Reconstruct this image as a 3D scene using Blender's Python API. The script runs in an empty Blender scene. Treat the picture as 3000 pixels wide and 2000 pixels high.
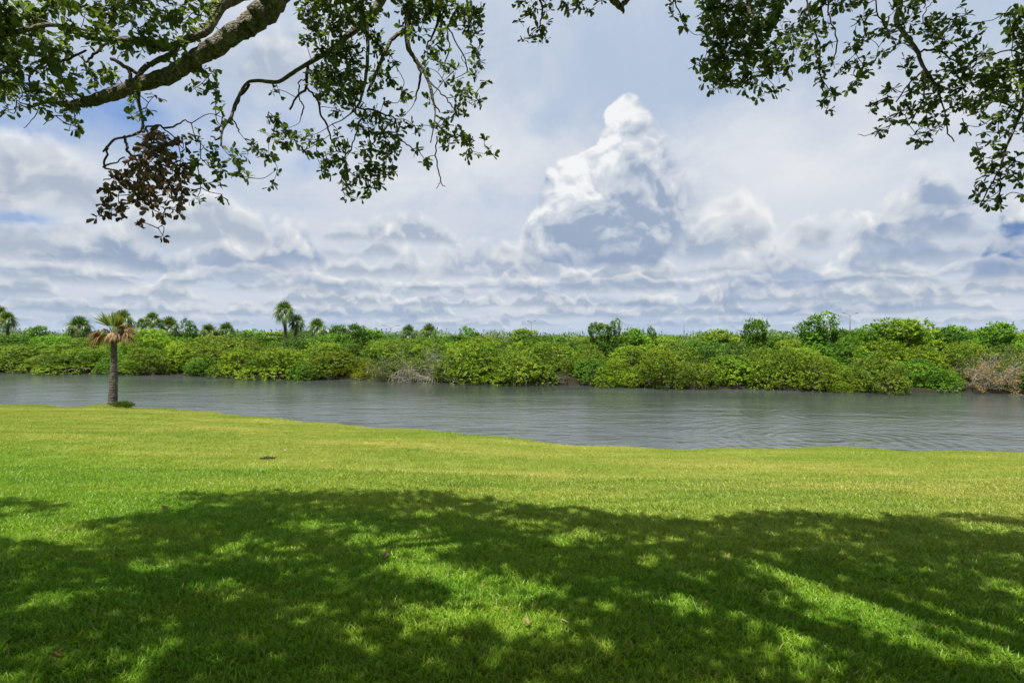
import bpy, math, random
import numpy as np
from mathutils import Vector, Matrix

scn = bpy.context.scene
COL = scn.collection
rng = np.random.default_rng(7)
random.seed(7)
R = math.radians

# ------------------------------------------------------------------ camera
F = 1667.0            # focal length in photograph pixels (3000 wide)
HOR = 985.0           # horizon row in the photograph
EYE = 1.6
WATER_Z = -1.5
cam_d = bpy.data.cameras.new("camera")
cam = bpy.data.objects.new("camera", cam_d)
COL.objects.link(cam)
cam_d.sensor_width = 36.0
cam_d.lens = F / 3000.0 * 36.0
cam_d.clip_start = 0.05
cam_d.clip_end = 9000.0
cam.location = (0, 0, EYE)
cam.rotation_euler = (R(90) - math.atan((1000 - HOR) / F), 0, 0)
scn.camera = cam

# ------------------------------------------------------------------ sun, exposure
SUN = Vector((-0.20, -0.30, 0.93)).normalized()
sun_el = math.asin(SUN.z)
sun_az = math.atan2(SUN.x, SUN.y)
sd = bpy.data.lights.new("sun", 'SUN')
sd.energy = 5.0
sd.angle = R(0.6)
sd.color = (1.0, 0.955, 0.87)
sun = bpy.data.objects.new("sun", sd)
COL.objects.link(sun)
sun.rotation_euler = SUN.to_track_quat('Z', 'Y').to_euler()
scn.view_settings.view_transform = 'Standard'
scn.view_settings.look = 'None'
scn.view_settings.gamma = 1.0
EXPO = 0.75
scn.view_settings.exposure = EXPO
scn.view_settings.use_curve_mapping = False
scn.cycles.max_bounces = 6
scn.cycles.diffuse_bounces = 3
scn.cycles.transmission_bounces = 4
scn.cycles.caustics_reflective = False
scn.cycles.caustics_refractive = False


# ------------------------------------------------------------------ node expression helper
class NX:
    def __init__(self, nt):
        self.nt = nt

    def node(self, kind, **kw):
        n = self.nt.nodes.new(kind)
        for k, v in kw.items():
            setattr(n, k, v)
        return n

    def put(self, sock, v):
        if isinstance(v, bpy.types.NodeSocket):
            self.nt.links.new(v, sock)
        else:
            sock.default_value = v

    def m(self, op, a, b=None, c=None, clamp=False):
        n = self.node('ShaderNodeMath', operation=op, use_clamp=clamp)
        self.put(n.inputs[0], a)
        if b is not None:
            self.put(n.inputs[1], b)
        if c is not None:
            self.put(n.inputs[2], c)
        return n.outputs[0]

    def v(self, op, a, b=None, c=None):
        n = self.node('ShaderNodeVectorMath', operation=op)
        self.put(n.inputs[0], a)
        if b is not None:
            self.put(n.inputs[3 if op == 'SCALE' else 1], b)
        if c is not None:
            self.put(n.inputs[2], c)
        return n.outputs['Value'] if op in ('DOT_PRODUCT', 'LENGTH') else n.outputs[0]

    def xyz(self, a, b, c):
        n = self.node('ShaderNodeCombineXYZ')
        for i, q in enumerate((a, b, c)):
            self.put(n.inputs[i], q)
        return n.outputs[0]

    def noise(self, vec, scale, detail=4, rough=0.5, dist=0.0, lac=2.0):
        n = self.node('ShaderNodeTexNoise')
        self.put(n.inputs['Vector'], vec)
        n.inputs['Scale'].default_value = scale
        n.inputs['Detail'].default_value = detail
        n.inputs['Roughness'].default_value = rough
        n.inputs['Distortion'].default_value = dist
        n.inputs['Lacunarity'].default_value = lac
        return n.outputs['Fac'], n.outputs['Color']

    def ss(self, x, lo, hi):
        n = self.node('ShaderNodeMapRange', interpolation_type='SMOOTHSTEP')
        self.put(n.inputs['Value'], x)
        self.put(n.inputs['From Min'], lo)
        self.put(n.inputs['From Max'], hi)
        return n.outputs['Result']

    def lin(self, x, lo, hi, a=0.0, b=1.0):
        n = self.node('ShaderNodeMapRange')
        for k, q in (('Value', x), ('From Min', lo), ('From Max', hi), ('To Min', a), ('To Max', b)):
            self.put(n.inputs[k], q)
        return n.outputs['Result']

    def mix(self, f, a, b, mode='MIX'):
        n = self.node('ShaderNodeMix', data_type='RGBA', blend_type=mode)
        self.put(n.inputs[0], f)
        for s, q in ((n.inputs[6], a), (n.inputs[7], b)):
            if isinstance(q, tuple) and len(q) == 3:
                q = (*q, 1.0)
            self.put(s, q)
        return n.outputs[2]


def px_azel(px, py):
    x, z = (px - 1500) / F, -(py - HOR) / F
    return math.atan2(x, 1.0), math.asin(z / math.sqrt(x * x + 1 + z * z))


# ------------------------------------------------------------------ world: sky and clouds
world = bpy.data.worlds.new("World")
scn.world = world
world.use_nodes = True
world.cycles.sampling_method = 'MANUAL'
world.cycles.sample_map_resolution = 256
wt = world.node_tree
wt.nodes.clear()
X = NX(wt)
tc = X.node('ShaderNodeTexCoord').outputs['Generated']
sky = X.node('ShaderNodeTexSky', sky_type='NISHITA')
sky.sun_disc = False
sky.sun_elevation = sun_el
sky.sun_rotation = sun_az
sky.air_density = 1.0
sky.dust_density = 0.6
STR = 0.10


def lin3(r, g, b):
    def f(c):
        c /= 255.0
        return c / 12.92 if c < 0.04045 else ((c + 0.055) / 1.055) ** 2.4
    return (f(r), f(g), f(b))


def cc(r, g, b):
    return tuple(q / STR / 2 ** EXPO for q in lin3(r, g, b))


# directions: azimuth and elevation of the viewing ray, and a cylinder mapping without a seam
def azel(vec):
    s = X.node('ShaderNodeSeparateXYZ')
    X.put(s.inputs[0], vec)
    a = X.m('ARCTAN2', s.outputs[0], s.outputs[1])
    zz = X.m('MINIMUM', X.m('MAXIMUM', s.outputs[2], -0.999), 0.999)
    e = X.m('ARCSINE', zz)
    return X.xyz(a, e, 0.0), s.outputs[0], s.outputs[1], s.outputs[2], e


ae_raw, sx0, sy0, sz0, el_raw = azel(tc)
hlen = X.m('SQRT', X.m('MAXIMUM', X.m('SUBTRACT', 1.0, X.m('MULTIPLY', sz0, sz0)), 0.0004))
cxn, cyn = X.m('DIVIDE', sx0, hlen), X.m('DIVIDE', sy0, hlen)
gel = X.m('LOGARITHM', X.m('ADD', X.m('MAXIMUM', el_raw, -0.03), 0.135), math.e)   # grows fast near the horizon


def cyl(asp, seed):
    return X.xyz(X.m('ADD', cxn, seed), X.m('ADD', cyn, seed * .37), X.m('MULTIPLY', gel, asp))


def vnoise(vec, dz, sc, det, rough, dist=0.0):
    return X.noise(X.v('ADD', vec, (0.0, 0.0, dz)) if dz else vec, sc, det, rough, dist)[0]


_, wc1 = X.noise(tc, 11.0, 6, 0.6)
_, wc2 = X.noise(tc, 3.5, 3, 0.5)
wv1 = X.v('SUBTRACT', wc1, (0.5, 0.5, 0.5))
wv2 = X.v('SUBTRACT', wc2, (0.5, 0.5, 0.5))
warp = X.v('ADD', X.v('MULTIPLY', wv1, (0.07, 0.05, 0)), X.v('MULTIPLY', wv2, (0.16, 0.06, 0)))
ae = X.v('ADD', ae_raw, warp)


def blob(vec, px, py, rx, ry):
    a0, e0 = px_azel(px, py)
    a1, _ = px_azel(px + rx, py)
    _, e1 = px_azel(px, py - ry)
    sa, se = abs(a1 - a0), abs(e1 - e0)
    q = X.v('MULTIPLY_ADD', vec, (1 / sa, 1 / se, 0.0), (-a0 / sa, -e0 / se, 0.0))
    return X.m('POWER', 0.36788, X.v('DOT_PRODUCT', q, q))


def bsum(vec, lst):
    t = None
    for (px, py, rx, ry, w) in lst:
        b = blob(vec, px, py, rx, ry)
        t = X.m('MULTIPLY', b, w) if t is None else X.m('MULTIPLY_ADD', b, w, t)
    return t


# A: high veil over blue
cv = cyl(0.75, 2.0)
vn = vnoise(cv, 0, 2.0, 7, 0.52, 0.5)
vn2 = vnoise(cv, 0.4, 6.5, 7, 0.58, 0.4)
pale = bsum(ae, [(2350, 430, 420, 190, 1.0), (1350, 520, 420, 110, .7), (2150, 620, 260, 130, .6), (1250, 780, 700, 110, .5), (150, 560, 300, 130, .5),
                 (2950, 250, 250, 150, .35), (1700, 150, 260, 170, -.35), (2050, 170, 200, 140, -.3), (1500, 420, 120, 80, .3)])
vf = X.m('ADD', X.m('ADD', X.m('MULTIPLY', X.lin(vn, 0.3, 0.7), 0.45), X.m('MULTIPLY', X.m('SUBTRACT', vn2, 0.5), 1.15)), X.m('MULTIPLY', pale, 0.55))
col = X.mix(X.ss(vf, -0.05, 0.95), cc(181, 197, 220), cc(230, 233, 236))
blues = [(330, 310, 260, 62, 1.0), (60, 350, 120, 60, .8), (50, 645, 120, 30, 1.5), (560, 430, 150, 50, .8), (900, 470, 220, 40, .45),
         (200, 400, 130, 25, .6), (880, 350, 160, 50, .35), (0, 420, 60, 40, .8)]
gap = X.m('MULTIPLY', bsum(ae, blues), X.lin(vn2, 0.36, 0.62, 1.3, 0.35), clamp=True)
skyblue = X.mix(0.65, sky.outputs[0], cc(112, 152, 220))
col = X.mix(X.m('MULTIPLY', gap, 0.78), col, skyblue)


# shared billow noise and its value a little higher up, for top-lit relief
def billow(vec, det, sc=13.0):
    vo = X.node('ShaderNodeTexVoronoi', feature='F1', normalize=True)
    X.put(vo.inputs['Vector'], vec)
    vo.inputs['Scale'].default_value = sc
    vo.inputs['Detail'].default_value = det
    vo.inputs['Roughness'].default_value = 0.55
    vo.inputs['Lacunarity'].default_value = 2.1
    return X.m('MULTIPLY', X.m('SUBTRACT', 0.36, vo.outputs['Distance']), 1.25)


_, bwarp = X.noise(tc, 9.0, 3, 0.5)
tcs = X.v('ADD', X.v('MULTIPLY', tc, (1.0, 1.0, 1.25)), X.v('SCALE', X.v('SUBTRACT', bwarp, (0.5, 0.5, 0.5)), 0.10))
bw0 = billow(tcs, 3.0)
bw1 = billow(X.v('ADD', tcs, (0.008, 0.0, 0.020)), 2.0)
relief = X.m('MULTIPLY', X.m('SUBTRACT', bw0, bw1), 1.5)
fw0 = billow(tcs, 2.0, 27.0)
fw1 = billow(X.v('ADD', tcs, (0.004, 0.0, 0.011)), 1.0, 27.0)
frelief = X.m('MULTIPLY', X.m('SUBTRACT', fw0, fw1), 1.5)
aes = X.node('ShaderNodeSeparateXYZ')
X.put(aes.inputs[0], ae_raw)
AZ, EL = aes.outputs[0], aes.outputs[1]
wobble = X.m('MULTIPLY', X.m('SUBTRACT', vnoise(cv, 0.9, 16.0, 3, 0.5), 0.5), 0.030)


def lay_cloud(col, top, base, height, amount, soft=0.30, dark=(150, 169, 197), mid=(207, 213, 220), bright=(246, 246, 245), bsoft=0.16, rel=1.0, bump=0.42, dkh=0.42, fine=False):
    """one row or one cloud: flat base at elevation base, profile top (elevation), lit from above"""
    bq, rq = (fw0, frelief) if fine else (bw0, relief)
    inv = X.m('DIVIDE', 1.0, height) if isinstance(height, bpy.types.NodeSocket) else 1.0 / height
    up_ = X.m('MULTIPLY', X.m('SUBTRACT', top, EL), inv)                    # >0 below the top
    up_ = X.m('ADD', up_, X.m('MULTIPLY', bq, bump * 2.2))
    lo_ = X.m('MULTIPLY', X.m('ADD', X.m('SUBTRACT', EL, base), X.m('MULTIPLY', wobble, 0.5)), inv)
    lo2 = X.m('ADD', lo_, X.m('MULTIPLY', bq, 0.35))
    a_ = X.m('MULTIPLY', X.ss(up_, 0.0, soft), X.ss(lo2, -bsoft, bsoft))
    rel_h = X.m('DIVIDE', lo_, X.m('MAXIMUM', X.m('ADD', X.m('MAXIMUM', lo_, 0.0), X.m('MAXIMUM', up_, 0.0)), 0.10))
    light = X.m('ADD', X.lin(rel_h, 0.05, 0.95, 0.0, 0.72), X.m('MULTIPLY', rq, rel * 1.35))
    light = X.m('ADD', light, X.m('MULTIPLY', X.ss(up_, dkh, 0.05), 0.26), clamp=True)
    c_ = X.mix(X.ss(light, 0.05, 0.48), cc(*dark), cc(*mid))
    c_ = X.mix(X.ss(light, 0.42, 0.92), c_, cc(*bright))
    return X.mix(X.m('MULTIPLY', a_, amount), col, c_)


col = X.mix(X.m('MULTIPLY', X.m('MULTIPLY', X.ss(EL, 0.27, 0.17), X.ss(EL, 0.0, 0.06)), X.lin(vn2, 0.35, 0.6, 0.35, 0.75)), col, cc(211, 218, 228))
# rows of cumulus, far and low first, near and high last
rows_ = [  # base row px, height px, azimuth frequency, seed, coverage, amount
    (972, 26, 26.0, 3.3, 0.50, .55), (950, 34, 20.0, 7.7, 0.50, .65), (922, 44, 15.0, 12.1, 0.52, .72), (888, 58, 11.5, 17.9, 0.52, .80),
    (846, 76, 9.0, 23.3, 0.44, .80), (796, 100, 7.0, 29.7, 0.40, .82), (738, 120, 5.6, 37.1, 0.34, .76)]
for (by, hp, fr, sd_, cvg, am) in rows_:
    be = px_azel(1500, by + hp * .12)[1]
    hh = hp * 1.25 / F
    n_, _ = X.noise(X.xyz(X.m('ADD', cxn, sd_), X.m('ADD', cyn, sd_ * .61), X.m('MULTIPLY', EL, 0.6)), fr, 3, 0.5)
    prof = X.m('MULTIPLY', X.lin(n_, 0.62 - cvg * .5, 0.68, 0.0, 1.25), hh)
    top_ = X.m('ADD', X.m('ADD', prof, be), wobble)
    fade = 1 - max(0, (by - 846)) / 260
    dk_ = tuple(int(q * fade + w_ * (1 - fade)) for q, w_ in zip((166, 180, 198), (148, 171, 203)))
    br_ = tuple(int(q * fade + w_ * (1 - fade)) for q, w_ in zip((246, 246, 245), (222, 228, 235)))
    col = lay_cloud(col, top_, be, hh, am, dark=dk_, bright=br_, fine=by > 800, bump=.36, rel=.85)

# single clouds the photograph shows: centre, half width, base row, top row, amount, dark colour
singles = [(700, 200, 790, 690, .8, (156, 172, 197)), (120, 300, 600, 372, .92, (172, 184, 202)), (330, 210, 772, 640, .9, (148, 166, 192)), (870, 110, 778, 622, .85, (150, 168, 196)),
           (1180, 200, 706, 612, .75, (160, 174, 196)), (1450, 170, 800, 690, .8, (165, 180, 203)), (2290, 190, 850, 690, .7, (150, 170, 200)), (2620, 180, 770, 585, .75, (150, 169, 198)),
           (2730, 170, 670, 450, .80, (138, 159, 192)), (3000, 170, 780, 570, .98, (104, 136, 184)), (860, 210, 260, 40, .60, (170, 181, 197)), (2080, 110, 760, 640, .5, (160, 178, 204))]
for (cx_, hw_, by, ty, am, dk_) in singles:
    a0, be = px_azel(cx_, by)
    a1, _ = px_azel(cx_ + hw_, by)
    te = px_azel(cx_, ty)[1]
    q = X.m('DIVIDE', X.m('ADD', X.m('SUBTRACT', AZ, a0), X.m('MULTIPLY', bw0, 0.10)), a1 - a0)
    q = X.m('SUBTRACT', 1.0, X.m('MULTIPLY', q, q))
    prof = X.m('MULTIPLY', q, te - be)
    col = lay_cloud(col, X.m('ADD', prof, be), be, te - be, am, soft=0.60, dark=dk_, bsoft=0.20, rel=1.15, bump=0.55)

# long blue-grey streets under the clouds
darks = [(2350, 826, 220, 12, .30), (1950, 884, 260, 12, .55), (1430, 858, 240, 9, .25), (2620, 892, 110, 9, .45), (160, 862, 200, 9, .30), (900, 915, 300, 10, .35),
         (2290, 907, 150, 9, .45), (1700, 938, 400, 10, .22), (2960, 720, 120, 40, .5)]
dk = X.m('MULTIPLY', bsum(ae, darks), X.lin(vn2, 0.35, 0.65, 1.4, 0.7), clamp=True)
col = X.mix(X.m('MULTIPLY', dk, 0.8), col, cc(124, 150, 192))

# the tall cumulus right of the middle
hero_b = [(1818, 335, 60, 62, .95), (1850, 430, 110, 80, .95), (1715, 515, 100, 66, .90), (1880, 540, 160, 90, .85), (1780, 640, 215, 100, 1.0),
          (1990, 610, 120, 100, .70), (1770, 735, 220, 60, .95), (1640, 610, 80, 80, .6)]
_, hw2 = X.noise(tc, 12.0, 4, 0.5)
ah = X.v('ADD', ae_raw, X.v('MULTIPLY', X.v('SUBTRACT', hw2, (0.5, 0.5, 0.5)), (.085, .070, 0)))
h0 = bsum(ah, hero_b)
h1 = bsum(X.v('ADD', ah, (-0.026, 0.034, 0.0)), hero_b)
rightsoft = X.ss(AZ, px_azel(1860, 600)[0], px_azel(2080, 600)[0])
hh_ = X.m('ADD', h0, X.m('MULTIPLY', bw0, 0.85))
hd = X.ss(hh_, X.m('MULTIPLY_ADD', rightsoft, -0.05, 0.42), X.m('MULTIPLY_ADD', rightsoft, 0.95, 0.60))
bcut = X.m('ADD', EL, X.m('MULTIPLY', wobble, 0.7))
hd = X.m('MULTIPLY', hd, X.ss(bcut, px_azel(1780, 800)[1], px_azel(1780, 768)[1]))
core = bsum(ah, [(1850, 560, 120, 120, 1.0), (1800, 680, 160, 70, .9), (1860, 440, 50, 60, .5), (1650, 690, 60, 50, .6)])
hl = X.m('ADD', X.m('MULTIPLY', X.m('SUBTRACT', h0, h1), 0.58), X.m('MULTIPLY', relief, 1.7))
hl = X.m('ADD', hl, X.lin(EL, px_azel(1780, 700)[1], px_azel(1800, 400)[1], 0.36, 0.60))
hl = X.m('SUBTRACT', hl, X.m('MULTIPLY', core, 0.27), clamp=True)
hcol = X.mix(X.ss(hl, 0.0, 0.52), cc(154, 171, 196), cc(202, 210, 221))
hcol = X.mix(X.ss(hl, 0.44, 1.0), hcol, cc(246, 247, 248))
hbase = X.m('MULTIPLY', X.ss(EL, px_azel(1780, 690)[1], px_azel(1780, 770)[1]), X.ss(AZ, px_azel(2100, 700)[0], px_azel(1900, 700)[0]))
hcol = X.mix(X.m('MULTIPLY', hbase, 0.65), hcol, cc(140, 160, 192))
col = X.mix(X.m('MULTIPLY', hd, 0.94), col, hcol)
# low scud in front of its foot
for (by, hp, fr, sd_, am, c0, c1) in ((845, 55, 9.0, 71.3, .55, 1500, 2200),):
    be = px_azel(1500, by)[1]
    n_, _ = X.noise(X.xyz(X.m('ADD', cxn, sd_), cyn, EL), fr, 3, 0.5)
    col = lay_cloud(col, X.m('ADD', X.m('MULTIPLY', X.lin(n_, 0.36, 0.68, 0.0, 1.2), hp / F), be), be, hp / F, am)

lateblue = X.m('MULTIPLY', bsum(ae, [(50, 642, 110, 24, 1.3), (330, 330, 190, 40, .8), (10, 400, 50, 40, .8)]), X.lin(vn2, 0.38, 0.6, 1.2, 0.3), clamp=True)
col = X.mix(X.m('MULTIPLY', lateblue, 0.65), col, cc(124, 160, 216))
# thin bluish haze band at the horizon
col = X.mix(X.m('MULTIPLY', X.ss(el_raw, 0.035, 0.0), 0.45), col, cc(180, 200, 226))
bg = X.node('ShaderNodeBackground')
X.put(bg.inputs[0], col)
bg.inputs[1].default_value = STR
wo = X.node('ShaderNodeOutputWorld')
wt.links.new(bg.outputs[0], wo.inputs[0])


# ------------------------------------------------------------------ object and mesh helpers
def tag(o, label=None, cat=None, group=None, kind=None):
    if label: o['label'] = label
    if cat: o['category'] = cat
    if group: o['group'] = group
    if kind: o['kind'] = kind
    return o


def empty(name, loc):
    o = bpy.data.objects.new(name, None)
    COL.objects.link(o)
    o.location = loc
    o.empty_display_size = 0.3
    return o


def link(name, me, mat=None, parent=None, loc=None):
    o = bpy.data.objects.new(name, me)
    COL.objects.link(o)
    if mat is not None and len(me.materials) == 0:
        me.materials.append(mat)
    if parent is not None:
        o.parent = parent
    if loc is not None:
        o.location = loc
    return o


def mesh_np(name, V, Fc, tone=None, smooth=False):
    V = np.asarray(V, dtype=np.float32)
    Fc = np.asarray(Fc, dtype=np.int32)
    me = bpy.data.meshes.new(name)
    k = Fc.shape[1]
    me.vertices.add(len(V))
    me.vertices.foreach_set('co', V.ravel())
    me.loops.add(Fc.size)
    me.loops.foreach_set('vertex_index', Fc.ravel())
    me.polygons.add(len(Fc))
    me.polygons.foreach_set('loop_start', np.arange(0, Fc.size, k, dtype=np.int32))
    if smooth:
        me.polygons.foreach_set('use_smooth', np.ones(len(Fc), dtype=bool))
    if tone is not None:
        a = me.attributes.new('tone', 'FLOAT', 'POINT')
        a.data.foreach_set('value', np.asarray(tone, dtype=np.float32))
    me.update(calc_edges=True)
    return me


class Tubes:
    """collects tapered tubes into one quad mesh"""
    def __init__(self):
        self.V, self.F, self.n = [], [], 0

    def add(self, pts, rad, sides=6, lump=0.0, seed=0):
        P = np.asarray(pts, float)
        rad = np.asarray(rad, float) * np.ones(len(P))
        T = np.gradient(P, axis=0)
        T /= (np.linalg.norm(T, axis=1)[:, None] + 1e-9)
        ref = np.array([0.0, 0.0, 1.0]) if abs(T[0, 2]) < 0.9 else np.array([1.0, 0, 0])
        u = np.cross(T[0], ref)
        u /= np.linalg.norm(u)
        ang = np.arange(sides) * 2 * math.pi / sides
        rr = np.random.default_rng(seed)
        ph = rr.uniform(0, 6.28, 6)
        rings = []
        for i in range(len(P)):
            u = u - T[i] * np.dot(u, T[i])
            u /= np.linalg.norm(u) + 1e-9
            w = np.cross(T[i], u)
            k = np.ones(sides)
            if lump:
                k += lump * (0.5 * np.sin(2 * ang + ph[0] + i * 0.35) + 0.4 * np.sin(3 * ang + ph[1] - i * 0.6) + 0.5 * np.sin(i * 1.1 + ph[2])
                             + 0.35 * rr.uniform(-1, 1, sides))
            rings.append(P[i] + (np.cos(ang)[:, None] * u + np.sin(ang)[:, None] * w) * (rad[i] * k)[:, None])
        self.V.append(np.concatenate(rings + [P[:1], P[-1:]]))
        b, n = self.n, len(P)
        a = np.arange(sides)
        a2 = (a + 1) % sides
        for i in range(n - 1):
            self.F.append(np.stack([b + i * sides + a, b + i * sides + a2, b + (i + 1) * sides + a2, b + (i + 1) * sides + a], 1))
        c0, c1 = b + n * sides, b + n * sides + 1
        self.F.append(np.stack([np.full(sides, c0), b + a2, b + a, b + a], 1))
        self.F.append(np.stack([np.full(sides, c1), b + (n - 1) * sides + a, b + (n - 1) * sides + a2, b + (n - 1) * sides + a2], 1))
        self.n += n * sides + 2

    def mesh(self, name, smooth=True):
        V = np.concatenate(self.V)
        Fq = np.concatenate(self.F)
        tri = Fq[Fq[:, 2] == Fq[:, 3]][:, :3]
        q = Fq[Fq[:, 2] != Fq[:, 3]]
        Ft = np.concatenate([q[:, [0, 1, 2]], q[:, [0, 2, 3]], tri])
        return mesh_np(name, V, Ft, smooth=smooth)


def spline(pts, sub):
    P = np.asarray(pts, float)
    if len(P) < 3:
        t = np.linspace(0, 1, sub + 1)[:, None]
        return P[0] * (1 - t) + P[-1] * t
    Q = np.vstack([2 * P[0] - P[1], P, 2 * P[-1] - P[-2]])
    out = []
    for i in range(1, len(Q) - 2):
        for k in range(sub):
            t = k / sub
            a, b, c, d = Q[i - 1], Q[i], Q[i + 1], Q[i + 2]
            out.append(0.5 * ((2 * b) + (c - a) * t + (2 * a - 5 * b + 4 * c - d) * t * t + (-a + 3 * b - 3 * c + d) * t ** 3))
    out.append(P[-1])
    return np.array(out)


def nrm(a):
    return a / (np.linalg.norm(a, axis=-1, keepdims=True) + 1e-9)


def place(base_V, base_F, loc, axis, up, size):
    """copies of a small mesh (y forward, z normal) at loc, along axis, normal near up"""
    y = nrm(axis)
    x = nrm(np.cross(y, up))
    z = np.cross(x, y)
    M = np.stack([x, y, z], 2)                       # (N,3,3) columns
    s = np.asarray(size)
    if s.ndim == 1:
        s = s[:, None].repeat(3, 1)
    V = np.einsum('nij,nkj->nki', M, base_V[None] * s[:, None, :]) + loc[:, None, :]
    K = len(base_V)
    Fc = base_F[None] + (np.arange(len(loc)) * K)[:, None, None]
    return V.reshape(-1, 3), Fc.reshape(-1, base_F.shape[1])


# oak leaf: 8 triangles, obovate with a folded midrib
LV = np.array([[0, 0, 0], [0, .35, -.02], [0, .7, -.03], [0, .97, -.06],
               [-.17, .30, .03], [-.25, .74, .03], [.17, .30, .03], [.25, .74, .03]])
LF = np.array([[0, 1, 4], [4, 1, 2], [4, 2, 5], [5, 2, 3], [0, 6, 1], [6, 2, 1], [6, 7, 2], [7, 3, 2]])
# small leaf: two triangles, folded
SV = np.array([[0, 0, 0], [-.24, .5, .06], [0, 1, -.03], [.24, .5, .06]])
SF = np.array([[0, 2, 1], [0, 3, 2]])


# ------------------------------------------------------------------ materials
def new_mat(name):
    m = bpy.data.materials.new(name)
    m.use_nodes = True
    m.node_tree.nodes.clear()
    return m, NX(m.node_tree)


def finish(m, x, shader):
    o = x.node('ShaderNodeOutputMaterial')
    x.nt.links.new(shader, o.inputs[0])
    return m


def principled(x, color, rough=0.6, spec=0.3, bump=None, bump_d=0.01, bump_s=1.0):
    p = x.node('ShaderNodeBsdfPrincipled')
    if isinstance(color, tuple) and len(color) == 3:
        color = (*color, 1.0)
    x.put(p.inputs['Base Color'], color)
    x.put(p.inputs['Roughness'], rough)
    p.inputs['Specular IOR Level'].default_value = spec
    if bump is not None:
        b = x.node('ShaderNodeBump')
        b.inputs['Distance'].default_value = bump_d
        b.inputs['Strength'].default_value = bump_s
        x.put(b.inputs['Height'], bump)
        x.nt.links.new(b.outputs[0], p.inputs['Normal'])
    return p.outputs[0]


def foliage_mat(name, dark, light, trans=0.3, rough=0.45, spec=0.35, warm=None, objcol=True, tint=(1.25, 1.3, .55), pn=0.0):
    m, x = new_mat(name)
    at = x.node('ShaderNodeAttribute', attribute_name='tone')
    t = at.outputs['Fac']
    if pn:
        g = x.node('ShaderNodeNewGeometry').outputs['Position']
        n, _ = x.noise(g, pn, 3, 0.6)
        t = x.m('MULTIPLY_ADD', x.m('SUBTRACT', n, 0.5), 1.3, t, clamp=True)
    c = x.mix(t, dark, light)
    if warm:
        c = x.mix(x.ss(t, 0.93, 0.99), c, warm)
    if objcol:
        oi = x.node('ShaderNodeObjectInfo')
        c = x.mix(1.0, c, oi.outputs['Color'], 'MULTIPLY')
    p = principled(x, c, rough, spec)
    tr = x.node('ShaderNodeBsdfTranslucent')
    x.put(tr.inputs[0], x.mix(1.0, c, (*tint, 1.0), 'MULTIPLY'))
    mx = x.node('ShaderNodeMixShader')
    mx.inputs[0].default_value = trans
    x.nt.links.new(p, mx.inputs[1])
    x.nt.links.new(tr.outputs[0], mx.inputs[2])
    return finish(m, x, mx.outputs[0])


def lawn_color(x):
    g = x.node('ShaderNodeNewGeometry').outputs['Position']
    gs = x.v('MULTIPLY', g, (0.35, 1.0, 0.0))
    n1, _ = x.noise(gs, 0.55, 5, 0.6)
    n2, _ = x.noise(gs, 2.6, 4, 0.6)
    n5, _ = x.noise(x.v('MULTIPLY', g, (0.10, 1.0, 0.0)), 1.9, 4, 0.6)
    sp = x.node('ShaderNodeSeparateXYZ')
    x.put(sp.inputs[0], g)
    yy = x.m('ADD', sp.outputs[1], x.m('MULTIPLY', sp.outputs[0], 0.42))
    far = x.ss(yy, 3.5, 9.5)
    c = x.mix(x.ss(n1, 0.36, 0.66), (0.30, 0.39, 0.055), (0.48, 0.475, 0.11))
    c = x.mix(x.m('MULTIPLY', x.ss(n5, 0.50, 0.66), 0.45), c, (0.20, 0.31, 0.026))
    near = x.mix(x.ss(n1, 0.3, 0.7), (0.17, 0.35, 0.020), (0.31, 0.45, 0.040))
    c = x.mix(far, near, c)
    c = x.mix(x.m('MULTIPLY', x.ss(n2, 0.55, 0.72), 0.25), c, (0.46, 0.42, 0.12))
    c = x.mix(x.m('MULTIPLY', x.ss(n2, 0.42, 0.30), 0.45), c, (0.12, 0.22, 0.014))
    return c, g


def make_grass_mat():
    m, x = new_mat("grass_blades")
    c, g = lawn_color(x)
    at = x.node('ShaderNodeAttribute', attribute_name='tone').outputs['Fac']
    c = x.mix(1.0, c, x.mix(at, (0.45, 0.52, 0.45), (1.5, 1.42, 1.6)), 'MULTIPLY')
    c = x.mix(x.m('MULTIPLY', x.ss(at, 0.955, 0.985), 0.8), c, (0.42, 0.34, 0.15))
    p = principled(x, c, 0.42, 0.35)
    tr = x.node('ShaderNodeBsdfTranslucent')
    x.put(tr.inputs[0], x.mix(1.0, c, (1.15, 1.25, .6, 1.0), 'MULTIPLY'))
    mx = x.node('ShaderNodeMixShader')
    mx.inputs[0].default_value = 0.38
    x.nt.links.new(p, mx.inputs[1])
    x.nt.links.new(tr.outputs[0], mx.inputs[2])
    return finish(m, x, mx.outputs[0])


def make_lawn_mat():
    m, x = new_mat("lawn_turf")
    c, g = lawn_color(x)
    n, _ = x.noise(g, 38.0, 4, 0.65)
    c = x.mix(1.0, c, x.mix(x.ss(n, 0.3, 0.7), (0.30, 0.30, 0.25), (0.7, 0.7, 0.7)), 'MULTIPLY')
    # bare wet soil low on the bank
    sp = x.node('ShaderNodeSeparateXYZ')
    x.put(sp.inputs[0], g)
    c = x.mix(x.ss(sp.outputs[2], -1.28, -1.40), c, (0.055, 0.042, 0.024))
    return finish(m, x, principled(x, c, 0.9, 0.1, n, 0.03))


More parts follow.
